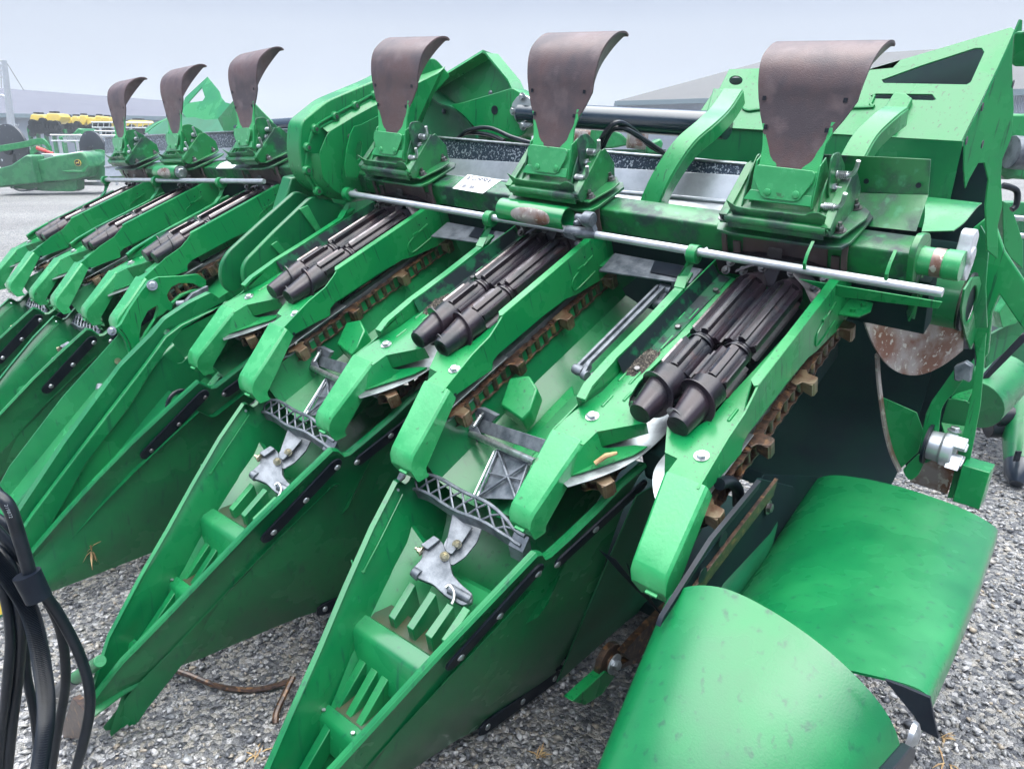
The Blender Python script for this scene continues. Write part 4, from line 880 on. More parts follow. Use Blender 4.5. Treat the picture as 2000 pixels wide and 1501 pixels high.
# right side sheet of the frame
sd=platep('frame_side_sheet',LA,(.72,-.69,0),(.53,.42,0),[(1989,38),(1994,40),(1993,60),(1974,128),(1977,215),(1972,270),(1955,310),(1952,345),(1955,400),(1946,440),(1946,505),(1925,488),(1922,400),(1928,350),(1920,318),(1908,318),(1890,350),(1883,368),(1880,330),(1881,276),(1940,150),(1975,72)],.006,M_G)
g=G(); o=[hit(LA,x,y,'x',.60) for x,y in ((1978,62),(2003,58),(2003,128),(1974,130))]; g.prism(o,(.05,0,0)); sub('box_lug',g,M_G,sd,bevel=.004)
for x,y in ((1918,209),(1887,275),(1918,282),(1978,164)): o=hit(LA,x,y,'x',.5485); sub('sheet_hole',G().cyl(o,o+V3((.001,0,0)),.0055,n=10),M_DK,sd)
# curved carrier arms
for pts,wd in ((((1268,398,.16),(1292,345,.18),(1335,280,.24),(1380,240,.33),(1408,212,.44),(1432,176,.53)),.034),(((1664,310,.30),(1690,265,.36),(1728,228,.43),(1750,212,.50)),.032)):
    P=[hit(LA,x,y,'y',yy) for x,y,yy in pts]; g=G(); P=smooth_pts(P,4); ts=[]
    for i in range(len(P)):
        t=(P[min(i+1,len(P)-1)]-P[max(i-1,0)]).normalized(); ts.append(V3((1,0,0)).cross(t).normalized()*.006)
    g.strip(P,(wd,0,0),ts)
    for s_ in (-1,1): g.strip([p+V3((s_*wd,0,0))-q*4 for p,q in zip(P,ts)],(.003,0,0),[q*4 for q in ts])
    part('carrier_arm',g,M_G,LA,.002)
# bent sheet right of the first hood and curved auger cover
a,b,c1,d=[hit(LA,x,y,'y',yy) for x,y,yy in ((1606,301,.16),(1818,311,.16),(1813,381,.17),(1600,372,.17))]; e,f=[hit(LA,x,y,'y',.12) for x,y in ((1789,452),(1690,441))]
g=G().prism([a,b,c1,d],(0,.004,0)); p=part('bent_sheet',g,M_GD,LA); g=G().prism([hit(LA,1672,377,'y',.17),c1,e,f],(0,.003,.003)); sub('bent_sheet_lower',g,M_GD,p)
for x,y in ((1692,354),(1794,362)): o=hit(LA,x,y,'y',.158); sub('sheet_hole',G().cyl(o,o+V3((0,-.001,0)),.007,n=12),M_DK,p)
g=G(); rows=[]
for (x0,y0,x1_,y1_,yy) in ((1800,383,1918,396,.46),(1806,398,1908,404,.36),(1806,425,1885,432,.27),(1800,452,1862,450,.20)): rows.append([hit(LA,x0,y0,'y',yy),hit(LA,x1_,y1_,'y',yy)])
R_=[smooth_pts([r[j] for r in rows],5) for j in (0,1)]; g.grid([list(q) for q in zip(*R_)],(0,.004,-.003)); part('auger_cover',g,M_G,LA,0,ang=60)
g=G(); g.prism([hit(LA,x,y,'y',.78) for x,y in ((1400,252),(1940,290),(1948,540),(1800,520),(1400,400))],(0,.006,0)); part('rear_panel',g,M_INT,LA)  # dark panel carried down to stand for the darkness behind the cover
# ---------------------------------------------------------------- outer divider covers, lower right
def Z(px,py,y): return hit(LA,px,py,'y',y)
def loft(rows,n=6):
    C=[smooth_pts([r[j] for r in rows],n) for j in range(len(rows[0]))]; return [list(q) for q in zip(*C)]
def crown(row,n=8): return smooth_pts(row,n)
rear=[crown([(.150,.10,-.76),(.160,.10,-.63),(.205,.10,-.562),(.30,.10,-.532),(.42,.10,-.520),(.55,.09,-.520),(.630,.08,-.535),(.645,.08,-.56),(.645,.08,-.62)]),
      crown([(.17,-.30,-.90),(.185,-.30,-.74),(.235,-.31,-.625),(.33,-.33,-.555),(.45,-.34,-.515),(.57,-.35,-.503),(.650,-.35,-.512),(.668,-.35,-.54),(.665,-.35,-.61)]),
      crown([(.19,-.80,-1.0),(.205,-.80,-.84),(.26,-.80,-.69),(.34,-.79,-.60),(.45,-.78,-.535),(.57,-.76,-.505),(.655,-.74,-.50),(.676,-.74,-.53),(.672,-.74,-.61)])]
g=G(); g.grid(loft(rear,8),(0,0,-.005)); rc=part('rear_divider_cover',g,M_GP,LA,0,ang=60,label='broad smooth rear poly cover with stray water drops')
for x,y in ((1562,958),(1636,945)): pass
front=[crown([(.185,-.79,-.78),(.188,-.795,-.62),(.215,-.80,-.50),(.304,-.80,-.440),(.42,-.80,-.440),(.54,-.80,-.475),(.63,-.80,-.535),(.668,-.80,-.62),(.672,-.80,-.74)]),
       crown([(.21,-1.05,-.95),(.222,-1.05,-.82),(.25,-1.05,-.70),(.325,-1.05,-.635),(.42,-1.05,-.625),(.51,-1.05,-.655),(.575,-1.05,-.71),(.60,-1.05,-.80),(.60,-1.05,-.92)]),
       crown([(.26,-1.35,-1.22),(.268,-1.35,-1.12),(.29,-1.35,-1.03),(.34,-1.35,-.985),(.40,-1.35,-.975),(.455,-1.35,-.995),(.485,-1.35,-1.04),(.50,-1.35,-1.12),(.50,-1.35,-1.2)]),
       crown([(.35,-1.62,-1.34),(.352,-1.62,-1.31),(.358,-1.62,-1.28),(.37,-1.62,-1.265),(.385,-1.62,-1.26),(.40,-1.62,-1.265),(.408,-1.62,-1.28),(.41,-1.62,-1.31),(.41,-1.62,-1.33)])]
g=G(); g.grid(loft(front,8),(0,0,-.005)); fc=part('front_divider_cover',g,M_GP,LA,0,ang=60,label='glossy rounded front poly cover with long wet streaks')
g=G(); g.prism([hit(LA,x,y,'y',-.84) for x,y in ((1728,1327),(1764,1340),(1816,1362),(1822,1395),(1833,1442),(1798,1424),(1787,1400))],(0,.006,0)); part('rubber_flap',g,M_DK,LA,.0005)
P=[hit(LA,x,y,'x',.690) for x,y in ((1760,1448),(1770,1452),(1766,1475),(1740,1508),(1706,1508))]; sub('wear_strip',G().prism(P,(.012,0,0)),M_DK,fc,bevel=.002)
o=hit(LA,1777,1432,'x',.685); sub('cover_bolt',G().lathe(o,o+V3((.012,0,0)),[(0,.020),(.5,.018),(1,.008)],16),M_ZN,fc)
# lower hull of the outer divider and dark mechanism beside it
g=G(); T_=[(.155,-.22,-.53),(.165,-.30,-.56),(.160,-.55,-.70),(.165,-.72,-.82),(.20,-.90,-.98),(.27,-1.2,-1.17)]
rows=[[(a,b,c_+.03),(a+.035,b,c_),(a+.045,b,c_-.06),(a+.035,b-.02,c_*.45-1.28*.55),(a+.03,b-.03,-1.31)] for a,b,c_ in T_]; g.grid(rows,(.005,0,0)); part('outer_hull',g,M_GB,LA,0,ang=50)
g=G(); g.prism([hit(LA,x,y,'x',.215) for x,y in ((1478,932),(1545,948),(1548,962),(1500,1040),(1345,1205),(1300,1215),(1290,1195),(1392,1060))],(.006,0,0)); mc=part('slide_plate',g,M_INT,LA,.002)
g=G(); g.strip([hit(LA,x,y,'x',.226) for x,y in ((1512,950),(1412,1080),(1322,1200))],(0,.006,.020),(.004,0,0)); sub('rusty_slide',g,M_RUST,mc)
for x,y in ((1412,1052),(1372,1122),(1335,1185)): o=hit(LA,x,y,'x',.231); sub('slide_hole',G().lathe(o,o+V3((.001,0,0)),[(0,.018),(1,.018)],18),M_DK,mc)
g=G(); g.strip([hit(LA,x,y,'x',.232) for x,y in ((1480,945),(1385,1060),(1288,1212))],(0,.004,.009),(.005,0,0)); sub('slide_rail',g,M_DK,mc)
o=hit(LA,1500,990,'x',.224); sub('slide_bolt',G().bolt(o,(1,0,.1),.012,.008),M_BOLT,mc)
g=G(); g.tube(smooth_pts([hit(LA,x,y,'x',.18) for x,y in ((1405,945),(1425,940),(1440,955),(1442,985))],5),.014,10); sub('rubber_bumper',g,M_BLK,mc)
g=G(); g.prism([hit(LA,x,y,'x',.185) for x,y in ((1490,925),(1610,930),(1560,1010),(1480,1110),(1400,1180),(1340,1230),(1300,1215),(1400,1060))],(.004,0,0)); part('dark_gap_fill',g,M_INT,LA)  # added dark fill, stands in for the shade between slide and cover
g=G(); g.box((-1.9,.0,-1.22),(.29,.95,-1.18)); part('dark_floor_closer',g,M_INT,LA)  # dark floor added under the trough to keep ground bounce out
# sprocket foot under the first snout gap
o=hit(LA,1190,1290,'x',-.10); g=G()
n=10; g.lathe((-.115,o.y,o.z),(-.095,o.y,o.z),[(0,.055),(1,.055)],10); g.lathe((-.125,o.y,o.z),(-.085,o.y,o.z),[(0,.02),(1,.02)],12)
pv=part('lower_sprocket',g,M_RUST,LA,.002); sub('sprocket_washer',G().lathe((-.085,o.y,o.z),(-.08,o.y,o.z),[(0,.030),(1,.030)],24),M_GALV,pv); sub('sprocket_bolt',G().bolt((-.08,o.y,o.z),(1,0,.2),.014,.012),M_ZN,pv)
g=G(); g.prism([hit(LA,x,y,'x',-.12) for x,y in ((1100,1358),(1125,1335),(1165,1300),(1185,1310),(1160,1345),(1125,1366))],(.03,0,0)); sub('sprocket_bracket',g,M_G,pv,bevel=.003)
g=G(); g.strip(smooth_pts([hit(LA,x,y,'x',-.08) for x,y in ((1200,1300),(1240,1285),(1265,1300),(1262,1320))],5),(.012,0,0),(0,.006,.006)); g.prism([hit(LA,x,y,'x',-.09) for x,y in ((1205,1268),(1235,1235),(1300,1170),(1320,1185),(1250,1265),(1225,1290))],(.02,0,0)); sub('chain_tail',g,M_RUST,pv)
g=G(); g.prism([hit(LA,x,y,'x',.0) for x,y in ((1168,1072),(1200,1090),(1232,1130),(1222,1098),(1302,1215),(1268,1175),(1240,1150))],(.004,0,0)); part('rubber_seal',g,M_DK,LA,.001)
# inner teal hull piece behind the first snout
g=G(); g.grid([[(-.055,-.50,-.50),(-.20,-.45,-.95),(-.30,-.42,-1.28)],[(-.02,-.22,-.48),(-.17,-.15,-.95),(-.29,-.05,-1.25)],[(0,.05,-.48),(-.14,.1,-.9),(-.25,.15,-1.2)]],(-.004,0,0)); part('hull_extension',g,M_GB,LA,0,ang=60)
for k in 'BDE':
    g=G(); g.grid([[(-.055,-.50,-.50),(-.20,-.45,-.95),(-.30,-.42,-1.28)],[(-.02,-.22,-.48),(-.17,-.15,-.95),(-.29,-.05,-1.25)],[(0,.05,-.48),(-.14,.1,-.9),(-.25,.15,-1.2)]],(-.004,0,0)); part('hull_extension',g,M_GB,WL[k],0,ang=60)
# ---------------------------------------------------------------- centre joint
CX=-.31
case=plate('chain_case',LC,'x',CX,[(588,238),(640,196),(735,156),(800,120),(850,112),(876,142),(880,150),(800,235),(735,330),(720,385),(668,392),(636,384),(607,362),(590,332),(584,290)],-.09,M_G,rnd=.03,bevel=.006)
g=G(); rim=[(730,186),(693,206.6),(653.6,227.4),(614.4,252),(599.6,288),(598.6,332.6),(619,373)]
full=[hit(LC,x,y,'x',CX+.004) for x,y in [(800,148),(765,166)]+rim]
for x,y in [(800,148),(765,166)]+rim:
    o=hit(LC,x,y,'x',CX); sub('case_boss',G().lathe(o,o+V3((.016,0,0)),[(0,.020),(.8,.017),(1,.015)],16),M_G,case); sub('case_bolt',G().lathe(o+V3((.013,0,0)),o+V3((.0185,0,0)),[(0,.0115),(.3,.0115),(.31,.008),(1,.007)],14),M_BOLT,case)
P=smooth_pts(full,5); g.tube([p+V3((0,.006,.010)) for p in P],.0045,6); g.tube([p+V3((0,-.0,-.012)) for p in P],.004,6); sub('case_rib',g,M_G,case)
g=G(); inner=[hit(LC,x,y,'x',CX+.03) for x,y in ((640,258),(700,222),(800,170),(860,140),(790,290),(735,372),(690,388),(655,375),(630,350),(622,300))]; 
base=[hit(LC,x,y,'x',CX) for x,y in ((628,248),(700,205),(800,155),(870,130),(800,300),(735,385),(690,395),(640,385),(612,350),(606,300))]
g.grid([base,inner]); g.prism(rounded(inner,.02),(.003,0,0)); sub('case_dome',g,M_G,case,bevel=.004)
o=hit(LC,682,267,'x',CX+.03); sub('case_plug',G().bolt(o,(1,0,0),.012,.008),M_BOLT,case)
br=plate('beam_end_bracket',LC,'x',-.235,[(705,243),(690,247),(683,262),(676,290),(672,325),(675,345),(697,347),(702,330),(712,305),(719,280),(722,255),(770,200),(740,225)],.006,M_G,holes=[circ(699,294,6.5,19,rot=.12)],rnd=.004)
plate('beam_end_bracket',LD,'x',.27,[(590,241),(578,246),(571,275),(563,322),(576,324),(583,305),(592,262),(600,250)],.006,M_G,holes=[circ(576,283,3.6,15,rot=.16)])
# poly tower and curved fenders
g=G(); f0=[hit(LC,x,y,'y',yy) for x,y,yy in ((549,344,.02),(583,336,.02),(590,345,.03),(600,420,-.05),(565,425,-.1),(533,400,-.1))]; g.prism([hit(LC,x,y,'x',-.50) for x,y in ((551,344),(584,338),(612,350),(622,372),(640,400),(560,420),(531,408))],(.07,0,0)); part('poly_tower',g,M_GP,LC,.006)
fe=[[(426,515),(424,540),(432,560),(448,572),(470,560),(560,470),(620,395),(604,384),(581,374),(570,374),(558,384),(500,435),(440,490)],[(468,520),(468,545),(478,566),(560,560),(640,520),(690,420),(672,402),(640,392),(612,382),(600,384),(585,398),(530,450),(476,505)]]
for k,(pp,x) in enumerate(zip(fe,(-.40,-.33))):
    p=plate('curved_fender',LC,'x',x,pp,.02,M_GP if k==0 else M_GP,rnd=.03,bevel=.006)
    if k:
        for q in (((583,408),(600,400),(625,446),(616,452)),((528,478),(540,470),(558,492),(546,498))): P=[hit(LC,a,b,'x',x+.021) for a,b in q]; sub('fender_rib',G().prism(P,(.006,0,0)),M_GW,p,bevel=.002)
# bright cast link arm with two windows, on the left block
lk=plate('link_arm',LD,'x',.29,[(286,549),(305,540),(350,538),(382,534),(398,546),(398,560),(380,572),(352,578),(335,592),(330,606),(322,604),(315,612),(300,620),(280,650),(268,680),(264,700),(256,690),(250,668),(240,650),(230,640),(222,640),(232,632),(250,600),(270,570)],.022,M_G,holes=[[(303,595),(305,600),(298,625),(285,650),(272,672),(268,660),(272,630),(285,605)],[(330,560),(345,552),(372,552),(392,562),(370,566),(350,574),(332,590),(325,585),(322,575)]],bevel=.004)
sub('link_bolt',G().bolt(hit(LD,297,557,'x',.315),(1,-.2,.2),.014,.010),M_ZN,lk); sub('link_bolt',G().bolt(hit(LD,219,646,'x',.315),(.6,-.6,.2),.012,.012),M_ZN,lk)
g=G(); P=smooth_pts([hit(LD,x,y,'x',.30) for x,y in ((222,640),(240,655),(250,680),(254,695),(248,708),(236,720))],4); g.strip(P,(.010,0,0),(0,.004,.002)); sub('link_tail',g,M_G,lk)
g=G(); P=[hit(LD,x,y,'x',.36) for x,y in ((352,595),(372,572),(402,557),(404,566),(380,585),(360,603))]; g.prism(P,(.02,0,0)); g.cyl(hit(LD,345,594,'x',.36),hit(LD,362,592,'x',.38),.014); sub('centre_latch',g,M_ALU,lk,bevel=.002)
# the two half snouts at the joint
hn=plate('seam_panel',LC,'x',-.415,[(404,568),(436,590),(400,600),(350,625),(330,645),(295,700),(250,770),(150,900),(60,1010),(20,1010),(120,860),(230,710),(290,650),(315,620),(360,590)],.03,M_GP,holes=[circ(319,645,7,6,rot=-.6)],bevel=.004,rnd=.01)
hp=plate('seam_panel',LC,'x',-.37,[(452,588),(438,590),(430,602),(400,612),(372,630),(352,640),(338,656),(300,710),(250,790),(165,900),(52,1100),(40,1120),(20,1060),(60,1000),(150,880),(280,710),(320,655),(350,632),(400,608)],.02,M_GP,bevel=.004)
# right half snout (with unit C): visible wall with its strips, as on the full snouts
def half():
    R=[(-.052,-.485,-.418),(-.093,-.609,-.508),(-.136,-.738,-.600),(-.138,-.757,-.600),(-.126,-.805,-.562),(-.160,-.90,-.645),(-.207,-1.019,-.756),(-.255,-1.13,-.872),(-.29,-1.239,-.985),(-.34,-1.40,-1.16),(-.36,-1.50,-1.24)]
    Rb=[(-.33,p[1]+.07,-1.28) for p in R]
    rows=[]
    for t,b in zip(R,Rb):
        t=V3(t);b=V3(b); rows.append([t+V3((-.012,0,.002)),t+V3((.001,0,.004)),t+V3((.005,0,-.004))]+[t.lerp(b,k/8)+V3((math.sin(math.pi*k/8)*.02,0,0)) for k in range(1,9)])
        for k in range(3,len(rows[-1])): q=(k-2)/8; rows[-1][k]=t.lerp(b,q)+V3(((max(0,math.sin(math.pi*(q-.3)/.7))*.016-.006*math.sin(math.pi*min(1,q/.3))),0,0))
    g=G(); g.grid(rows,(-.005,0,0)); s=part('half_snout',g,M_GP,LC,0,ang=32)
    g=G(); rows=[]
    for t,b in zip(R,Rb): rows.append([(t[0]-.02,t[1],t[2]-.12),(-.37,t[1],t[2]-.10),(-.375,t[1],t[2]+.03)])
    g.grid(rows,(.004,0,0)); sub('snout_inner_wall',g,M_GP,s)
    def strip(a,b,w_):
        a=V3(a);b=V3(b); a=a-HN*(a.dot(HN)-.1205); b=b-HN*(b.dot(HN)-.1205); d=(b-a).normalized(); y=HN.cross(d).normalized()*w_; P=[]
        for k in range(7): t=math.pi/2+math.pi*k/6; P.append(a+d*math.cos(t)*w_+y*math.sin(t))
        for k in range(7): t=-math.pi/2+math.pi*k/6; P.append(b+d*math.cos(t)*w_+y*math.sin(t))
        sub('wear_strip',G().prism([p+HN*.006 for p in P],HN*.007),M_DK,s,bevel=.0015)
    strip((-.132,-.790,-.618),(-.221,-.975,-.812),.022); strip((-.122,-.700,-.632),(-.062,-.470,-.490),.021)
    for p in ((-.143,-.782,-.625),(-.183,-.869,-.714),(-.217,-.959,-.80),(-.130,-.714,-.633)):
        p=V3(p); p=p-HN*(p.dot(HN)-.1205-.0125); sub('strip_rivet',G().lathe(p,p+HN*.006,[(0,.0085),(.5,.0075),(1,.003)],12),M_BOLT,s)
    # small mechanism, hose loop and link
    q=G(); c0=V3((-.29,-.80,-.70)); q.tube([c0+V3((0,.05*math.cos(a),.055*math.sin(a))) for a in [i*.25 for i in range(4,25)]],.008,8); sub('hose_loop',q,M_BLK,s)
    q=G(); q.prism(rounded([(-.26,-.84,-.72),(-.23,-.86,-.73),(-.22,-.93,-.80),(-.25,-.945,-.83),(-.275,-.91,-.80)],.01),(.03,0,0)); q.lathe((-.28,-.90,-.78),(-.26,-.91,-.79),[(0,.016),(1,.016)],12); sub('hinge_lug',q,M_ALU,s,bevel=.002)
    q=G(); q.strip(smooth_pts([(-.22,-.62,-.55),(-.23,-.68,-.60),(-.22,-.76,-.66),(-.235,-.86,-.73)],5),(.018,0,0),(0,.003,.003)); sub('curved_link',q,M_G,s,bevel=.001)
    sub('link_bolt',G().bolt((-.20,-.66,-.58),(.5,-.7,.3),.012,.010),M_ZN,s)
    return s
half()
g=G(); g.grid([[(.05,-.2,-.30),(.38,-.2,-.30)],[(.08,-.9,-.75),(.36,-.9,-.75)],[(.16,-1.35,-1.15),(.33,-1.35,-1.15)]],(0,0,-.3)); s=part('half_snout',g,M_GP,LD,.01)
g=G(); g.grid([[(.14,-.72,-.50),(.15,-.78,-.56),(.17,-1.02,-.76),(.20,-1.25,-.98),(.24,-1.42,-1.2)],[(.17,-.70,-.60),(.18,-.78,-.68),(.20,-1.02,-.88),(.23,-1.25,-1.08),(.26,-1.42,-1.28)]],(.005,0,0)); sub('snout_left_wall',g,M_GP,s)
q=G(); q.prism(rounded([(.19,-.80,-.66),(.235,-.81,-.66),(.25,-.88,-.72),(.235,-.93,-.80),(.20,-.92,-.79)],.01),(.01,.02,0)); q.lathe((.18,-.88,-.74),(.195,-.89,-.76),[(0,.016),(1,.016)],12); sub('hinge_lug',q,M_ALU,s,bevel=.002); sub('adjuster_bolt',G().bolt((.185,-.80,-.655),(-1,0,0),.009,.012),M_BRASS,s)
# behind the joint: angled sheet housing, drive box, torque tube
a=[hitp(LC,x,y,(0,-1,.15),(0,.62,.3)) for x,y in ((745,258),(775,222),(815,194),(962,110),(1002,158),(1016,190),(1038,230),(1036,292),(860,285),(770,268))]; hw_=part('housing_wall',G().prism(a,(0,.006,0)),M_GP,LC)
P=[hitp(LC,x,y,(0,-1,.15),(0,.60,.3)) for x,y in ((735,243),(815,192),(957,106))]; g=G(); g.strip(P,(0,.05,-.008),(0,.003,.006)); sub('housing_flange',g,M_GW,hw_)
P=[hitp(LC,x,y,(0,-1,.15),(0,.60,.3)) for x,y in ((960,106),(1003,158),(1018,190))]; g=G(); g.strip(P,(0,.04,0),(0.002,0,.004)); sub('housing_flange',g,M_G,hw_)
P=[hitp(LC,x,y,(0,-1,.15),(0,.56,.3)) for x,y in ((838,168),(850,185),(872,203),(900,212),(930,240),(948,270))]; g=G(); g.strip(smooth_pts(P,4),(0,.05,0),(.003,0,.003)); sub('hood_bracket',g,M_GB,hw_)
for x,y in ((867,218),(958,182),(928,127),(905,142),(880,156)): o=hitp(LC,x,y,(0,-1,.15),(0,.614,.3)); sub('dome_bolt',G().lathe(o,o+V3((0,-.008,0)),[(0,.013 if y>160 else .006),(.6,.010 if y>160 else .005),(1,.003)],12),M_ALU if y>160 else M_DK,hw_)
db=plate('drive_box',LB,'y',.50,[(880,205),(905,200),(1000,172),(1018,182),(1040,195),(1042,225),(1025,262),(1000,272),(940,262),(905,225)],.08,M_G,bevel=.006,rnd=.01)
o=hit(LB,966,215,'y',.498); sub('box_hole',G().cyl(o,o+V3((0,-.001,0)),.018,n=20),M_DK,db)
p=[hit(LB,x,y,'y',.49) for x,y in ((1012,185),(1030,186),(1042,200),(1040,245),(1022,252),(1005,235),(997,205))]; sub('tube_flange',G().prism(rounded(p,.02),(0,.012,0)),M_GALV,db,bevel=.003)
for x,y in ((1003,217),(1020,190),(1022,246)): o=hit(LB,x,y,'y',.488); sub('flange_bolt',G().bolt(o,(0,-1,0),.012,.010),M_ZN,db)
a=hit(LB,1020,222,'y',.52); b=hit(LA,1420,246,'y',.52); g=G(); ia=WL['B']@a; ib=WL['A']@b; iv=WL['A'].inverted(); g.cyl(iv@ia,iv@ib,.045,n=28); part('torque_tube',g,M_TUBE,LA,0)
a=hit(LE,470,252,'y',.50); b=hit(LE,640,243,'y',.50); g=G(); g.cyl(a,b,.045,n=24); part('torque_tube',g,M_TUBE,LE,0)
# hydraulic hoses over the beam
for P in (((1168,296,.12),(1180,262,.10),(1205,240,.12),(1235,252,.2),(1270,285,.3),(1300,300,.34)),((1172,300,.13),(1192,258,.13),(1215,250,.15),(1250,268,.22),(1295,298,.3))):
    g=G(); g.tube(smooth_pts([hit(LB,x,y,'y',q) for x,y,q in P],6),.0085,8); part('hydraulic_hose',g,M_BLK,LB,0)
for P in (((895,270,.40),(915,255,.40),(955,250,.40),(1000,268,.36),(1040,280,.34)),((880,290,.42),(905,262,.42),(950,262,.40),(985,275,.38))):
    g=G(); g.tube(smooth_pts([hit(LB,x,y,'y',q) for x,y,q in P],6),.0085,8); part('hydraulic_hose',g,M_BLK,LB,0)
# frame of the left block, behind its hoods
fn=(0,-.80,.60); fpt=(0,.62,.20)
lf=platep('link_frame',LE,fn,fpt,[(352,215),(362,190),(405,150),(428,178),(432,190),(440,200),(460,205),(455,222),(435,232),(400,235),(370,238)],-.006,M_G,holes=[[(367,201),(394,171),(400,190),(396,197)]],bevel=.001)
plate('frame_side_sheet',LD,'y',.46,[(425,232),(455,197),(468,186),(500,205),(540,246),(540,262),(470,262),(440,262)],.006,M_G)
platep('upper_housing',LE,(0,-.6,.8),(0,.52,.24),[(282,252),(300,240),(352,222),(400,234),(428,232),(455,262),(440,268),(360,265),(290,262)],-.02,M_GB,bevel=.001)
g=G(); P=[hit(LE,x,y,'y',q) for x,y,q in ((285,258,.25),(305,243,.35),(330,230,.42),(352,224,.48))]; g.strip(smooth_pts(P,4),(.02,0,0),(0,.003,.005)); part('carrier_arm',g,M_G,LE,.001)
# ================================================================ small parts near the tips of the second snout
def q_(W_,x,y,ax,v): return hit(W_,x,y,ax,v)
a=q_(LB,196,1290,'y',-1.42); b=q_(LB,150,1322,'y',-1.44); c2=q_(LB,100,1358,'y',-1.46)
g=G(); g.tube([a,b],[.017,.019],16); tp=part('tip_tube',g,M_GP,LB,.002)
g=G(); g.tube([b,b.lerp(c2,.35),b.lerp(c2,.75),c2],[.020,.022,.018,.008],18); sub('tip_nose',g,M_NOSE,tp)
g=G(); P=[q_(LB,x,y,'y',-1.50) for x,y in ((141,1362),(166,1388),(160,1442),(115,1440))]; g.prism(P,(0,.02,0)); sub('skid_plate',g,M_RUST,tp,bevel=.001)
# ================================================================ ground
def gp(px,py,z=0):
    r=ray(px,py); t=(z-H)/r.z; return V3((r.x*t,r.y*t,z))
def at_d(px,py,d):
    r=ray(px,py); t=d/r.y; return V3((r.x*t,d,H+r.z*t))
def node_gravel():
    m=bpy.data.materials.new('wet_grey_gravel'); m.use_nodes=True; t=m.node_tree; n=t.nodes; l=t.links.new; b=n['Principled BSDF']
    tc=n.new('ShaderNodeTexCoord')
    vo=n.new('ShaderNodeTexVoronoi'); vo.inputs['Scale'].default_value=55; l(tc.outputs['Object'],vo.inputs['Vector'])
    v2=n.new('ShaderNodeTexVoronoi'); v2.inputs['Scale'].default_value=150; l(tc.outputs['Object'],v2.inputs['Vector'])
    sx=n.new('ShaderNodeSeparateColor'); l(vo.outputs['Color'],sx.inputs[0])
    r=n.new('ShaderNodeValToRGB'); l(sx.outputs[0],r.inputs[0]); e=r.color_ramp.elements; e[0].color=(.075,.08,.095,1); e[1].color=(.46,.46,.48,1)
    for p,c in ((.3,(.15,.155,.17,1)),(.6,(.27,.27,.27,1)),(.85,(.33,.31,.28,1))): k=r.color_ramp.elements.new(p); k.color=c
    nz=n.new('ShaderNodeTexNoise'); nz.inputs['Scale'].default_value=.35; nz.inputs['Detail'].default_value=5; l(tc.outputs['Object'],nz.inputs[0])
    mr=n.new('ShaderNodeMapRange'); l(nz.outputs[0],mr.inputs[0]); mr.inputs[1].default_value=.3; mr.inputs[2].default_value=.7; mr.inputs[3].default_value=.72; mr.inputs[4].default_value=1.12
    vm=n.new('ShaderNodeVectorMath'); vm.operation='SCALE'; l(r.outputs[0],vm.inputs[0]); l(mr.outputs[0],vm.inputs[3]); l(vm.outputs[0],b.inputs['Base Color'])
    b.inputs['Roughness'].default_value=.55
    sb=n.new('ShaderNodeMath'); sb.operation='ADD'; l(vo.outputs['Distance'],sb.inputs[0]); mm=n.new('ShaderNodeMath'); mm.operation='MULTIPLY'; mm.inputs[1].default_value=.4; l(v2.outputs['Distance'],mm.inputs[0]); l(mm.outputs[0],sb.inputs[1])
    bp=n.new('ShaderNodeBump'); bp.invert=True; bp.inputs['Strength'].default_value=1; bp.inputs['Distance'].default_value=.02; l(sb.outputs[0],bp.inputs['Height']); l(bp.outputs[0],b.inputs['Normal'])
    return m
M_GRAV=node_gravel()
def M_stone():
    m=bpy.data.materials.new('crushed_stone'); m.use_nodes=True; t=m.node_tree; n=t.nodes; l=t.links.new; b=n['Principled BSDF']
    at=n.new('ShaderNodeAttribute'); at.attribute_name='tone'
    r=n.new('ShaderNodeValToRGB'); l(at.outputs['Fac'],r.inputs[0]); e=r.color_ramp.elements; e[0].color=(.075,.08,.095,1); e[1].color=(.52,.51,.52,1)
    for p,c in ((.25,(.15,.16,.18,1)),(.5,(.27,.275,.285,1)),(.68,(.36,.355,.345,1)),(.78,(.34,.285,.22,1)),(.84,(.36,.37,.39,1))): k=r.color_ramp.elements.new(p); k.color=c
    tc=n.new('ShaderNodeTexCoord'); nz=n.new('ShaderNodeTexNoise'); nz.inputs['Scale'].default_value=90; nz.inputs['Detail'].default_value=5; l(tc.outputs['Object'],nz.inputs[0])
    mr=n.new('ShaderNodeMapRange'); l(nz.outputs[0],mr.inputs[0]); mr.inputs[1].default_value=.3; mr.inputs[2].default_value=.7; mr.inputs[3].default_value=.6; mr.inputs[4].default_value=1.12
    vm=n.new('ShaderNodeVectorMath'); vm.operation='SCALE'; l(r.outputs[0],vm.inputs[0]); l(mr.outputs[0],vm.inputs[3]); l(vm.outputs[0],b.inputs['Base Color'])
    b.inputs['Roughness'].default_value=.42; b.inputs['Coat Weight'].default_value=.25; b.inputs['Coat Roughness'].default_value=.25
    bp=n.new('ShaderNodeBump'); bp.inputs['Strength'].default_value=.4; bp.inputs['Distance'].default_value=.003; l(nz.outputs[0],bp.inputs['Height']); l(bp.outputs[0],b.inputs['Normal'])
    return m
g=G(); g.grid([[(-150+37.5*i,-15+28.75*j,0) for i in range(9)] for j in range(9)])
gr=obj('ground',g,M_GRAV,kind='structure'); gr['label']='wide yard of wet grey gravel running to the buildings'
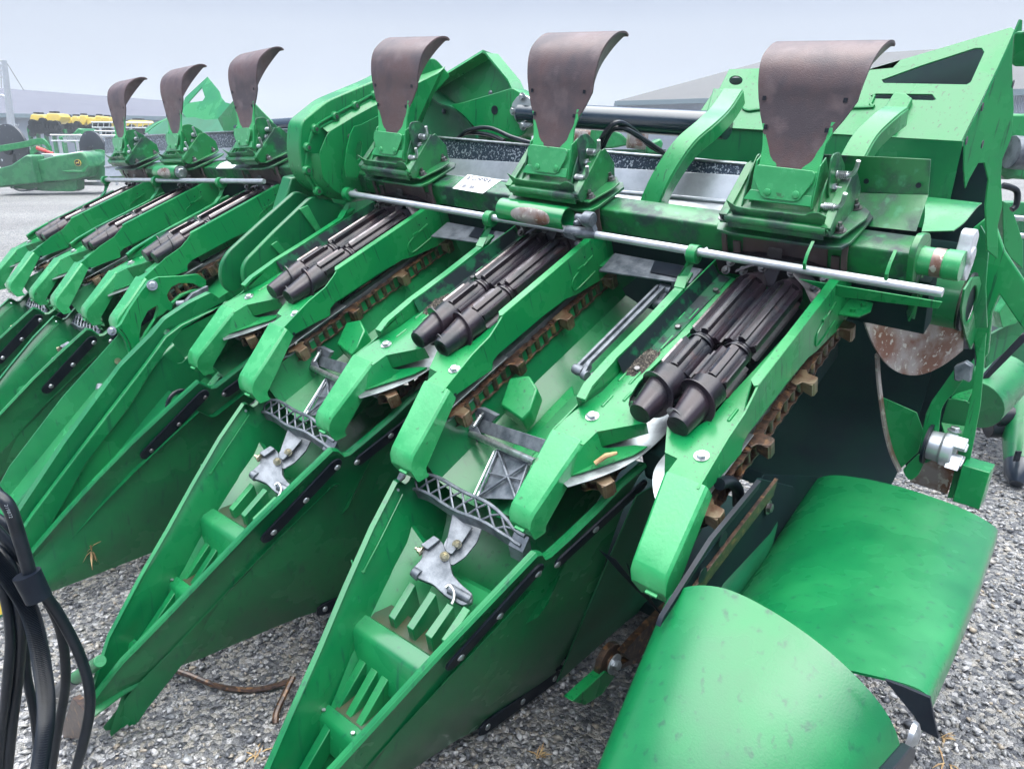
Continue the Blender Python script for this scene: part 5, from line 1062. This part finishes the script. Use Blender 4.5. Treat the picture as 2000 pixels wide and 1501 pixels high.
# loose crushed stone near the camera: one object nobody could count
def stones():
    rocks=[]
    for k in range(14):
        bm=bmesh.new(); sx,sy,sz=1,rng.uniform(.6,.95),rng.uniform(.35,.7)
        for i in range(13):
            v=rng.normal(size=3); v/=np.linalg.norm(v); v*=rng.uniform(.75,1.05); bm.verts.new((v[0]*sx,v[1]*sy,v[2]*sz))
        r=bmesh.ops.convex_hull(bm,input=bm.verts[:]); dead=[v for v in bm.verts if not v.link_faces]; bmesh.ops.delete(bm,geom=dead,context='VERTS')
        bmesh.ops.triangulate(bm,faces=bm.faces[:]); bm.verts.index_update()
        rocks.append((np.array([v.co[:] for v in bm.verts]),np.array([[v.index for v in f.verts] for f in bm.faces]))); bm.free()
    zones=[((-2.6,.2,.85,2.9),2600,.0082),((-.6,1.0,.8,2.2),2000,.0084),((.5,3.2,1.7,3.6),2000,.0092),((1.6,5.2,3.6,6.5),900,.0115),((-4.2,-1.8,2.6,5.5),500,.0115)]
    V=[];F=[];T=[];o=0
    for (x0,x1,y0,y1),dn,r0 in zones:
        n=int((x1-x0)*(y1-y0)*dn); X=rng.uniform(x0,x1,n); Y=rng.uniform(y0,y1,n)
        ok=np.abs(X)<(Y*.72+.35); X=X[ok];Y=Y[ok]
        for x,y in zip(X,Y):
            v,f=rocks[rng.randint(14)]; s=r0*min(2.4,rng.lognormal(0,.38)); a=rng.uniform(0,6.28); b=rng.normal(0,.35)
            ca,sa,cb,sb=math.cos(a),math.sin(a),math.cos(b),math.sin(b)
            R=np.array([[ca,-sa,0],[sa,ca,0],[0,0,1]])@np.array([[1,0,0],[0,cb,-sb],[0,sb,cb]])
            V.append((v@R.T)*s+np.array([x,y,s*rng.uniform(.1,.6)])); F.append(f+o); o+=len(v); T.append(np.full(len(v),rng.uniform()))
    V=np.concatenate(V).astype(np.float32);F=np.concatenate(F).astype(np.int32);T=np.concatenate(T).astype(np.float32)
    me=bpy.data.meshes.new('loose_gravel'); me.vertices.add(len(V)); me.vertices.foreach_set('co',V.ravel()); me.loops.add(F.size); me.loops.foreach_set('vertex_index',F.ravel())
    me.polygons.add(len(F)); me.polygons.foreach_set('loop_start',np.arange(0,F.size,3,dtype=np.int32)); me.update(calc_edges=True)
    at=me.attributes.new('tone','FLOAT','POINT'); at.data.foreach_set('value',T); me.materials.append(M_stone())
    ob=bpy.data.objects.new('loose_gravel',me); S.collection.objects.link(ob); ob['kind']='stuff'; ob['label']='loose crushed grey and tan stones scattered round the machine'
stones()
# ================================================================ things lying or hanging about
def solo(name,g,m,label,cat,group=None,bevel=0,ang=40):
    o=obj(name,g,m,None,None,bevel,ang); return tag(o,label,cat,group)
hs=[([(-14,950,1.15),(25,1010,1.12),(62,1120,1.10),(118,1205,1.12),(160,1290,1.13),(176,1370,1.13),(160,1460,1.12),(138,1530,1.12)],.0092,'black hose looping outward to the right of the bundle at lower left'),
    ([(-20,1050,1.14),(20,1105,1.12),(40,1200,1.13),(34,1320,1.14),(22,1420,1.14),(12,1520,1.14)],.0100,'leftmost smooth black hose hanging straight down at lower left'),
    ([(-20,1080,1.10),(22,1135,1.10),(60,1200,1.10),(82,1300,1.09),(90,1400,1.09),(72,1530,1.09)],.0135,'thick ribbed black conduit in the middle of the hose bundle'),
    ([(-20,1000,1.18),(30,1050,1.18),(52,1170,1.19),(50,1300,1.19),(68,1400,1.19),(80,1530,1.2)],.0085,'thin black hose half hidden behind the ribbed conduit'),
    ([(-20,960,1.09),(15,985,1.08),(38,1050,1.08),(62,1130,1.08),(76,1160,1.09)],.0105,'short upper black hose with white printing that ends at the tape')]
hs+=[([(-20,1120,1.12),(8,1160,1.12),(20,1240,1.12),(14,1330,1.12),(4,1430,1.13),(-4,1530,1.13)],.0085,'black hose nearest the left edge, left of the smooth hanging hose'),([(-20,1020,1.13),(30,1075,1.13),(80,1150,1.15),(118,1230,1.17),(128,1330,1.18),(112,1430,1.18),(96,1530,1.18)],.0085,'black hose curving between the ribbed conduit and the outward loop')]
for i,(P,r,lb) in enumerate(hs):
    pts=smooth_pts([at_d(*p) for p in P],14 if i!=2 else 60); g=G()
    g.tube(pts,[r*(1+(.09 if k%2 else -.09)) for k in range(len(pts))] if i==2 else r,14)
    solo('hydraulic_hose' if i!=2 else 'ribbed_conduit',g,M_BLK,lb,'hose' if i!=2 else 'conduit',None)
g=G(); a=at_d(52,1120,1.075); b=at_d(76,1168,1.075); g.tube([a,b],[.021,.020],18); solo('tape_wrap',g,M_DK,'black tape wrap binding the hoses together at the left edge','tape')
t=bpy.data.curves.new('print','FONT'); t.body='219872'; t.size=.008; to=bpy.data.objects.new('tmp',t); S.collection.objects.link(to)
me=bpy.data.meshes.new_from_object(to.evaluated_get(bpy.context.evaluated_depsgraph_get())); bpy.data.objects.remove(to); me.materials.append(M_GALV)
hp_=[o for o in bpy.data.objects if o.get('label','').startswith('short upper')][0]
po=bpy.data.objects.new('hose_print',me); S.collection.objects.link(po); po.parent=hp_
p0=at_d(8,985,1.066); p1=at_d(30,1040,1.066); d=(p1-p0).normalized(); nrm=V3((0,-1,.25)); nrm=(nrm-d*nrm.dot(d)).normalized(); yv=nrm.cross(d)
po.matrix_basis=Matrix(((d.x,yv.x,nrm.x,p0.x),(d.y,yv.y,nrm.y,p0.y),(d.z,yv.z,nrm.z,p0.z),(0,0,0,1)))
g=G(); c=at_d(-22,1155,1.6); g.lathe(c-V3((0,0,.05)),c+V3((0,0,.045)),[(0,.04),(.1,.055),(.85,.055),(1,.03)],24); solo('yellow_cap',g,M_YEL,'corner of a yellow plastic part at the left edge behind the hoses','plastic part')
# rusty rod on the gravel
g=G(); g.tube(smooth_pts([gp(325,1302,.035),gp(372,1318,.03),(gp(430,1340,.02)),gp(500,1346,.015),gp(565,1330,.03)],8),.009,8); solo('rusty_rod',g,M_RUST,'thin rusty rod bent across the gravel between the two open snouts','rod')
g=G(); g.tube(smooth_pts([gp(572,1322,.06),gp(556,1355,.04),gp(540,1390,.02),gp(538,1412,.0)],6),.010,8); solo('rusty_hoop',g,M_RUST,'short rusty hoop beside the left rim of the nearest snout','hoop')
def leaves(name,c,n,s,label,cat,spread=1,up=1):
    g=G(); r=random.Random(hash(label)%1000 if False else len(label))
    for i in range(n):
        a=r.uniform(0,6.28); L=s*r.uniform(.5,1); d=V3((math.cos(a)*spread,math.sin(a)*spread,up*r.uniform(-.2,1))).normalized(); p=c+V3((r.uniform(-1,1),r.uniform(-1,1),0))*s*.15
        mid=p+d*L*.5+V3((0,0,s*.1)); e=p+d*L; w_=V3((-d.y,d.x,0)).normalized()*s*.05
        g.grid([[p-w_*.4,p+w_*.4],[mid-w_,mid+w_],[e-w_*.2,e+w_*.2]],(0,0,.0006))
    return solo(name,g,M_STRAW,label,cat)
c=hit(WL['C'],175,1075,'x',-.30); c=WL['C']@c
leaves('dry_corn_leaf',c,16,.07,'dry curled corn leaf hanging on the dark side wall of the left snout','leaf',.3,-3)
leaves('dry_weed',gp(1052,1478,.0),9,.05,'small pale dry weed in the gravel at the bottom edge','weed',1,1)
leaves('dry_weed',gp(1842,1440,.0),8,.045,'tuft of straw on the gravel beside the black rubber flap','weed',1,1)
leaves('straw_wisp',gp(1850,1490,.0),6,.05,'loose wisp of straw on the gravel at the lower right corner','straw',1,.3)
leaves('straw_wisp',gp(500,1475,.0),6,.05,'loose wisp of straw on gravel left of the nearest snout','straw',1,.2)
# chaff heaps on the left deck plates
def chaff(u,label):
    W_=WU[u]; g=G(); r=random.Random(ord(u)); n=18
    rows=[]
    for i in range(n+1):
        y=-.475+.14*i/n; row=[]
        for j in range(9):
            x=-.197+.055*j/8; e=max(0,math.sin(math.pi*i/n))*max(0,math.sin(math.pi*(j+.6)/9.2)); row.append((x,y+r.uniform(-.003,.003),-.057+.014*e*r.uniform(.6,1.3)))
        rows.append(row)
    g.grid(rows)
    for k in range(260):
        i=r.randrange(2,n-1); j=r.randrange(1,8); p=V3(rows[i][j])+V3((r.uniform(-.004,.004),r.uniform(-.004,.004),.001)); a=r.uniform(0,6.28); d=V3((math.cos(a),math.sin(a),r.uniform(0,.8)))*r.uniform(.003,.008)
        w_=V3((-d.y,d.x,0)).normalized()*.0008; g.add([p-w_,p+w_,p+d+w_*.5,p+d-w_*.5],[(0,1,2,3)])
    o=obj('chaff_heap',g,M_DIRT,None,W_); tag(o,label,'chaff')
chaff('A','heap of dark chaff on the deck of the rightmost row unit'); chaff('B','heap of dark chaff on the deck of the second row unit from the right'); chaff('C','heap of dark chaff on the deck of the row unit beside the chain case')
chaff('D','dark chaff on the deck of the first row unit left of the joint'); chaff('E','dark chaff on the deck of the middle unit of the far three')
g=G(); p=WU['A']@V3((-.105,-.73,-.105)); q=WU['A']@V3((-.070,-.685,-.095)); g.tube([p,p.lerp(q,.5)+V3((0,0,.006)),q],[.006,.007,.004],8); solo('corn_stalk_bit',g,M_STRAW,'broken tan stalk piece caught under the front box of the nearest unit','stalk piece')
# ================================================================ neighbouring machine at the right edge
nb=thing('corn_header',(3.9,5.2,0),'green corn header cut off by the right edge with a black nosed snout','corn header')
def nsub(name,g,m,bevel=.003,par=None): return obj(name,g,m,par or nb,Matrix.Identity(4) if not par else None,bevel)
n0=gp(1984,945,.03); t1=at_d(2020,560,n0.y+1.0)
g=G(); tp_=at_d(1992,905,n0.y+.08); g.tube([tp_,tp_.lerp(t1,.4)+V3((.02,0,.05)),t1],[.07,.16,.24],24); sn2=nsub('snout_cover',g,M_GP)
g=G(); g.tube([tp_,tp_.lerp(n0,.6),n0],[.071,.06,.03],20); nsub('snout_nose',g,M_NOSE)
o=at_d(1984,900,n0.y-.02); g=G(); g.strip([o,at_d(1990,880,n0.y-.02)],(.014,0,0),(0,.006,0)); nsub('snout_strap',g,M_DK)
def wq(name,d,pxs,th,m,b=.003): g=G(); g.prism([at_d(x,y,d) for x,y in pxs],(0,th,0)); return nsub(name,g,m,b)
g=G(); g.cyl(at_d(1905,790,3.3),at_d(1960,735,3.5),.12,n=28); nsub('idler_drum',g,M_GP)
wq('hull_panel',3.6,((1950,690),(1985,655),(2010,640),(2010,705),(1980,720),(1955,760)),.02,M_GB)
wq('wear_rail',3.3,((1905,755),(1990,655),(2005,650),(2005,665),(1925,745)),.02,M_DK)
wq('finger_guard',3.2,((1951,610),(1995,552),(2010,548),(2010,590),(1985,632),(1958,640)),.05,M_GW)
wq('hull_panel',3.25,((1930,655),(1960,640),(2008,588),(2008,640),(1960,690),(1925,720)),.02,M_GP)
wq('frame_box',3.0,((1932,290),(1948,222),(2010,222),(2010,352),(1985,348),(1968,352),(1955,338),(1930,420)),.2,M_G,.01)
g=G(); g.cyl(at_d(1973,297,2.96),at_d(2010,300,2.96),.06,n=24); nsub('grey_motor',g,M_ALU)
wq('frame_web',3.1,((1958,392),(1975,400),(1998,470),(1998,525),(1975,505),(1960,480)),.05,M_G)
wq('frame_panel',3.6,((1965,480),(2010,395),(2010,560),(1985,600),(1962,560)),.02,M_GB)
wq('support_beam',3.5,((1965,395),(2010,395),(2010,420),(1965,420)),.1,M_GP)
g=G(); g.cyl(at_d(1968,424,3.2),at_d(2010,428,3.2),.012,n=12); g.cyl(at_d(1972,458,3.2),at_d(2010,462,3.2),.012,n=12); nsub('silver_rod',g,M_ZN)
g=G(); g.tube(smooth_pts([at_d(1958,362,2.9),at_d(1985,372,2.9),at_d(1985,400,2.9),at_d(1975,410,2.9)],5),.012,8); nsub('black_cable',g,M_BLK)
wq('dark_chassis',3.9,((1905,640),(1990,655),(1985,830),(1920,830),(1900,740)),.3,M_DK)
g=G()
for x,y,r in ((1935,800,.05),(1960,812,.06),(1948,835,.05)): p=at_d(x,y,3.7); g.cyl(p-V3((.05,0,0)),p+V3((.05,0,0)),r,n=14)
nsub('row_gearbox',g,M_BLK)
# ================================================================ background
BD=26.
def bq(name,d,pxs,th,m,par,b=.02):
    g=G(); g.prism([at_d(x,y,d) for x,y in pxs],(0,th,0)); return obj(name,g,m,par,Matrix.Identity(4)if False else PWi(par),b)
def PWi(par): return Matrix.Identity(4)
def bobj(name,g,m,par,b=0): return obj(name,g,m,par,Matrix.Identity(4),b)
bh=thing('header_machine',tuple(gp(110,372)),'green header with sloping poly end shields and round deer emblem parked behind on the left','header')
def shield(pxs,d,th,name='end_shield'):
    P=[at_d(x,y,d) for x,y in pxs]; g=G(); n=len(P); c=sum(P,V3())/n
    back=[p+V3((0,th,0)) for p in P]; mid=[p.lerp(c,.05)+V3((0,-.10,0)) for p in P]
    g.add(P+back+mid,[tuple(range(n,2*n))]+[(i,(i+1)%n,(i+1)%n+n,i+n) for i in range(n)]+[(i+2*n,(i+1)%n+2*n,(i+1)%n,i) for i in range(n)]+[tuple(range(2*n,3*n))[::-1]])
    return bobj(name,g,M_GP,bh,.03)
shield(((-12,332),(25,322),(45,308),(55,302),(64,304),(66,312),(70,335),(76,358),(18,364),(-12,368)),BD-.3,1.2)
shield(((64,316),(110,304),(160,296),(166,298),(174,308),(180,325),(172,345),(150,352),(80,357),(72,338)),BD,1.4)
shield(((178,326),(195,322),(210,308),(220,308),(224,314),(226,330),(212,352),(170,352)),BD+.6,1.2)
g=G(); P=[at_d(x,y,BD-.14) for x,y in ((120,334),(142,332),(158,333),(164,327),(175,321),(166,336),(160,338),(130,337))]; g.prism(P,(0,.06,0)); bobj('moulded_ridge',g,M_G,bh,.02)
c=at_d(152.5,318,BD-.12); g=G(); g.cyl(c,c+V3((0,-.03,0)),.105,n=28); em=bobj('round_emblem',g,M_YEL,bh)
g=G(); g.cyl(c+V3((0,-.03,0)),c+V3((0,-.035,0)),.094,n=28); obj('emblem_field',g,M_DK,em,Matrix.Identity(4))
# simple leaping deer figure in yellow on the dark disc
dg=G(); sc=.012
deer=[(-6,-1),(-4.4,-.3),(-3,1.2),(-1,1.6),(1.4,1.2),(2.8,2.2),(3.2,3.6),(2.2,5.4),(2.9,5.1),(3.7,4.0),(4.2,5.2),(4.5,3.8),(5.6,3.2),(5.4,2.6),(4.2,2.4),(3.6,.4),(2.6,-.6),(4.6,-1.2),(5.2,-2.6),(4.2,-1.9),(1.8,-1.6),(.2,-.9),(-1.6,-.8),(-3,-2.0),(-5.4,-3.4),(-3.6,-1.6),(-4.4,-1.0)]
dg.prism([c+V3((x*sc,-.036,y*sc)) for x,y in deer],(0,-.004,0)); obj('emblem_figure',dg,M_YEL,em,Matrix.Identity(4))
bq('lower_chassis',BD+.1,((80,357),(150,352),(150,370),(142,374),(85,373),(50,370),(20,368),(18,362)),.5,M_G,bh)
g=G(); g.tube(smooth_pts([at_d(25,366,BD),at_d(38,372,BD),at_d(60,371,BD),at_d(72,368,BD)],4),.03,8); bobj('skid_rod',g,M_ZN,bh)
bq('grey_top_sheet',BD+.3,((80,300),(102,300),(108,305),(130,300),(160,295),(165,297),(110,308),(86,313),(78,311)),.8,M_GALV,bh)
bq('silver_skid',BD+.8,((150,356),(205,356),(200,363),(150,362)),.3,M_GALV,bh)
M_DISC=mat('speckled_dark_disc',(.012,.018,.03,1),.5,col2=(.55,.6,.65,1),nscale=7,ndetail=8,lo=.66,hi=.70,coat=.3)
for x,y,r,dd,lb in ((18,294,47,BD+1.6,'larger'),(178,292,33,BD+2.2,'smaller')):
    c=at_d(x,y,dd); R=r*dd/1480; g=G(); g.lathe(c,c+V3((.05,.12,0)),[(0,R*.2),(.1,R*.7),(.3,R),(1,R)],40); k=bobj('dark_disc',g,M_DISC,bh)
    g=G(); g.lathe(c+V3((0,-.12,0)),c+V3((0,.1,0)),[(0,R*.16),(1,R*.2)],16); bobj('disc_hub',g,M_BLK,bh)
for P in (((-10,292),(40,284),(78,276),(90,280),(100,292)),((205,300),(190,298),(160,304),(155,300)),((60,300),(75,290),(92,296),(110,306))):
    g=G(); g.strip(smooth_pts([at_d(x,y,BD+1.2) for x,y in P],4),(0,.05,.0),(0,.0,.10)); bobj('green_arm',g,M_G,bh,.01)
g=G(); g.cyl(at_d(72,289,BD+.9),at_d(90,296,BD+.9),.07,n=12); g.cyl(at_d(90,296,BD+.9),at_d(104,300,BD+.9),.05,n=12); bobj('red_cylinder',g,M_RED,bh)
bq('dark_row_units',BD+1.5,((25,300),(60,292),(85,300),(70,318),(40,322),(22,318)),.5,M_BLK,bh)
# planters with yellow hoppers behind it
def planter(x0,x1,yt,d,label,nh):
    t=thing('planter',tuple(V3((at_d((x0+x1)/2,300,d).x,d,0))),label,'planter','planters parked in front of the long shed')
    r=random.Random(int(x0)); wd=(x1-x0)/nh
    for k in range(nh):
        a=x0+k*wd; yy=yt+r.uniform(-2,3)
        P=[at_d(x,y,d) for x,y in ((a+wd*.05,yy+2),(a+wd*.2,yy),(a+wd*.8,yy+1),(a+wd*.98,yy+7),(a+wd*.9,yy+15),(a+wd*.6,yy+21),(a+wd*.15,yy+20),(a,yy+10))]
        h=G().prism(P,(0,1.0,0)); ho=obj('seed_hopper',h,M_YEL,t,PWt(t),.04)
        q=[at_d(a+wd*.3,yy-1.2,d+.3),at_d(a+wd*.7,yy-.8,d+.3)]; g=G(); g.box((q[0].x,d+.2,q[0].z-.03),(q[1].x,d+.6,q[0].z+.06)); obj('hopper_lid',g,M_DK,ho,Matrix.Identity(4))
    g=G()
    for k in range(int((x1-x0)/5)):
        x=x0+5*k+r.uniform(-1,1); y=yt+r.uniform(10,22); p=at_d(x,y+6,d-.2); g.cyl(p,p+V3((.0,.25,0)),r.uniform(.14,.24),n=10); p2=at_d(x+3,y+18,d-.2); g.strip([p,p2],(.04,0,0),(0,.04,0)); g.cyl(p2,p2+V3((0,.2,0)),r.uniform(.12,.22),n=10)
    obj('row_units',g,M_BLK,t,PWt(t))
    g=G(); a,b=at_d(x0-4,yt+34,d),at_d(x1+6,yt+34,d); g.box((a.x,d,a.z-.12),(b.x,d+.25,a.z+.10)); a,b=at_d(x0,yt+46,d),at_d(x1,yt+46,d)
    for k in range(5): x=a.x+(b.x-a.x)*k/4; g.box((x-.06,d-.02,0.0),(x+.06,d+.2,a.z+.5))
    obj('toolbar',g,M_G,t,PWt(t))
    g=G()
    for k in range(int((x1-x0)/9)): p=at_d(x0+9*k+3,yt+60,d-.2); g.cyl((p.x,d-.35,.35),(p.x,d-.25,.35),.34,n=18)
    obj('gauge_wheels',g,M_BLK,t,PWt(t))
def PWt(t): return Matrix.Identity(4)
# objects above are modelled in world coordinates under a moved empty
planter(58,120,222,44,'nearest planter with large yellow hoppers and a dark bank of row units',2)
planter(124,215,226,47,'planter with a row of small yellow hoppers left of the first far hood',6)
planter(246,292,232,50,'planter with one yellow hopper seen between the two leftmost hoods',1)
g=G(); P=[at_d(x,y,34.) for x,y in ((112,268),(125,264),(140,262),(152,250),(160,252),(164,272),(155,280),(118,276))]; g.prism(P,(0,1.2,0)); so=solo('auger_snout',g,M_G,'curved ribbed green snout with yellow tip between the planters and discs','snout',None,.05)
g=G()
for k in range(9): a=at_d(124+k*4,268-k*.9,33.9); b=at_d(128+k*4,279-k*.7,33.9); g.strip([a,b],(.03,0,0),(0,.03,0))
obj('snout_rib',g,M_GALV,so,Matrix.Identity(4))
for x0,x1,y,d in ((100,232,275,32.),(180,300,249,36.),(170,230,266,35.)):
    a,b=at_d(x0,y,d),at_d(x1,y+1,d); g=G(); L=(b-a).length; n=int(L/.25)
    for z in (0,.22): g.tube([a+V3((0,0,z)),b+V3((0,0,z))],.03,6)
    for k in range(n): p=a.lerp(b,k/n); g.tube([p,p+V3((.06,0,.22))],.02,5)
    for k in range(4): p=a.lerp(b,(k+.5)/4); g.box((p.x-.04,d-.03,0),(p.x+.04,d+.05,p.z))
    solo('lattice_rail',g,M_GALV,{100:'lowest pale lattice rail just above the green header shields',180:'upper pale lattice rail reaching from the planters to the hoods',170:'short middle lattice rail among the parked implements'}[x0],'rail')
g=G()
for k in range(9): a=at_d(-5+k*4.2,254,40.); b=at_d(3+k*4.2,243,40.); g.tube([a,b],.03,5)
a=at_d(-6,256,40.);b=at_d(32,256,40.); g.box((a.x,39.9,a.z-.15),(b.x,40.1,a.z)); g.box((a.x+.5,39.9,0),(a.x+.6,40.,a.z)); g.box((b.x-.6,39.9,0),(b.x-.5,40.,a.z))
solo('tine_rake',g,M_GALV,'rake of slanting pale tines beside the utility pole','rake')
# sheds
def ribs_mat(name,col,scale,rough=.5):
    m=bpy.data.materials.new(name); m.use_nodes=True; t=m.node_tree; n=t.nodes; l=t.links.new; b=n['Principled BSDF']; b.inputs['Base Color'].default_value=col; b.inputs['Roughness'].default_value=rough
    tc=n.new('ShaderNodeTexCoord'); wv=n.new('ShaderNodeTexWave'); wv.inputs['Scale'].default_value=scale; wv.bands_direction='X'; l(tc.outputs['Object'],wv.inputs[0])
    bp=n.new('ShaderNodeBump'); bp.inputs['Strength'].default_value=.8; bp.inputs['Distance'].default_value=.06; l(wv.outputs[1],bp.inputs['Height']); l(bp.outputs[0],b.inputs['Normal'])
    nz=n.new('ShaderNodeTexNoise'); nz.inputs['Scale'].default_value=.6; l(tc.outputs['Object'],nz.inputs[0]); x=n.new('ShaderNodeMix'); x.data_type='RGBA'; l(nz.outputs[0],x.inputs[0]); x.inputs[6].default_value=col; x.inputs[7].default_value=tuple(c*.82 for c in col[:3])+(1,); l(x.outputs[2],b.inputs['Base Color']); return m
M_SIDE=ribs_mat('ribbed_pale_siding',(.28,.32,.40,1),4.2); M_ROOF=ribs_mat('ribbed_metal_roof',(.12,.125,.17,1),2.6,.8); M_ROOF2=ribs_mat('ribbed_tan_roof',(.13,.13,.135,1),2.6,.8); M_TRIM=mat('dark_eave_trim',(.12,.17,.20,1),.5)
def shed(label,eave,d0,ridge,d1,m_roof,depth=18):
    """eave: two photo points at distances d0; ridge: two at d1"""
    a,b=[at_d(x,y,d) for (x,y),d in zip(eave,d0)]; c,d=[at_d(x,y,q) for (x,y),q in zip(ridge,d1)]
    t=thing('shed',(a.lerp(b,.5).x,a.lerp(b,.5).y,0),label,'shed')
    ov=V3((0,-.4,0))
    g=G(); g.prism([a+ov,b+ov,d,c],(0,0,.12)); back=(c-a)*1.0; a2=c+(c-a)*V3((1,1,0)).length*0+V3((back.x,back.y,-(c.z-a.z))); b2=d+V3((d.x-b.x,d.y-b.y,-(d.z-b.z))); g.prism([c,d,b2,a2],(0,0,.12))
    obj('roof',g,m_roof,t,Matrix.Identity(4)); z=V3((0,0,1))
    g=G()
    def wq_(p,q): g.add([V3((p.x,p.y,0)),V3((q.x,q.y,0)),q,p],[(0,1,2,3)])
    wq_(a,b); wq_(b,b2); wq_(b2,a2); wq_(a2,a); g.add([a,a2,c],[(0,1,2)]); g.add([b,d,b2],[(0,1,2)])
    obj('wall',g,M_SIDE,t,Matrix.Identity(4))
    g=G(); g.strip([a+ov+V3((0,-.05,-.02)),b+ov+V3((0,-.05,-.02))],(0,.08,0),(0,0,.16)); gu=obj('gutter',g,M_TRIM,t,Matrix.Identity(4)); return t,a,b
tl,a,b=shed('long pale shed with a grey roof far behind on the left',((-160,222),(425,233)),(62,70),((-170,162),(430,207)),(72,80),M_ROOF)
tr_,a,b=shed('pale ribbed shed with a low tan roof behind the right hoods',((1199,202),(2150,176)),(60,40),((1500,120),(2200,76)),(74,56),M_ROOF2)
g=G(); g.tube([a+V3((.3,-.3,-.1)),a+V3((.3,-.3,-.6)),a+V3((.5,-.05,-1.0)),V3((a.x+.5,a.y-.05,0))],.09,8); obj('downspout',g,M_TRIM,tr_,Matrix.Identity(4))
g=G(); p=V3((at_d(1312,262,59.5).x,57.0,0)); g.tube([p,p+V3((0,0,3.2))],.07,8); obj('downspout',g,M_TRIM,tr_,Matrix.Identity(4))
# second shed part in the far right corner
# utility pole with its arms and guy wire
po=thing('utility_pole',tuple(V3((at_d(22,250,50).x,50,0))),'grey utility pole with cross arms and a guy wire at the left edge','utility pole')
base=at_d(24,262,50); top=at_d(8,118,50); g=G(); g.tube([V3((base.x+.5,50,0)),base,top],[.26,.24,.15],12); obj('pole',g,M_GALV,po,Matrix.Identity(4))
g=G()
for y in (119,128,137,150): q1=at_d(-14,y+1,50); q2=at_d(8+ (y-118)*.12,y,50); g.tube([q1,q2],.045,6)
g.tube(smooth_pts([at_d(-4,188,50),at_d(6,187,50),at_d(14,196,50),at_d(18,210,50)],5),.07,8); obj('cross_arm',g,M_GALV,po,Matrix.Identity(4))
for x in (2,): g=G(); g.tube([at_d(1,125,50),at_d(3,172,50)],.03,6); obj('conduit',g,M_GALV,po,Matrix.Identity(4))
g=G(); g.tube([at_d(12,121,50),at_d(46,176,56)],.02,5); obj('guy_wire',g,M_BLK,po,Matrix.Identity(4))
# beyond-the-beam clutter: pale green machine with two rusty drums seen under the black tube
cl=thing('drum_machine',tuple(V3((at_d(1210,300,9).x,9,0))),'pale green machine with two rusty drums glimpsed under the black tube','machine')
for x0,x1 in ((1118,1150),(1228,1262)):
    a=at_d(x0,262,9); b=at_d(x1,266,9); g=G(); g.cyl(a,b,.15,n=24); obj('rusty_drum',g,M_TORN,cl,Matrix.Identity(4))
for P in (((1150,250),(1190,247),(1215,262),(1235,282),(1195,290),(1150,290)),((1262,285),(1290,270),(1296,280),(1290,300),(1262,300))): g=G(); g.prism([at_d(x,y,9.1) for x,y in P],(0,.3,0)); obj('green_housing',g,M_G,cl,Matrix.Identity(4),.02)
g=G(); a=at_d(1120,292,9.2); b=at_d(1300,300,9.2); g.box((a.x,9.2,0.3),(b.x,9.5,a.z)); obj('base_frame',g,M_GB,cl,Matrix.Identity(4))
# fix children that were modelled in world space under moved empties
for root in (nb,bh,po,cl,tl,tr_)+tuple(o for o in bpy.data.objects if o.name.startswith('planter')):
    inv=root.matrix_basis.inverted()
    for o in bpy.data.objects:
        if o.parent==root and o.matrix_basis==Matrix.Identity(4): o.matrix_basis=inv
# ================================================================ haze
hz=bpy.data.materials.new('thin_mist'); hz.use_nodes=True; t=hz.node_tree; t.nodes.remove(t.nodes['Principled BSDF'])
pv=t.nodes.new('ShaderNodeVolumePrincipled'); pv.inputs['Color'].default_value=(.86,.93,1,1); pv.inputs['Density'].default_value=.0024; pv.inputs['Anisotropy'].default_value=.3
t.links.new(pv.outputs[0],t.nodes['Material Output'].inputs['Volume'])
g=G(); g.box((-160,-18,-1),(160,220,14)); hb=obj('haze',g,hz,kind='stuff')
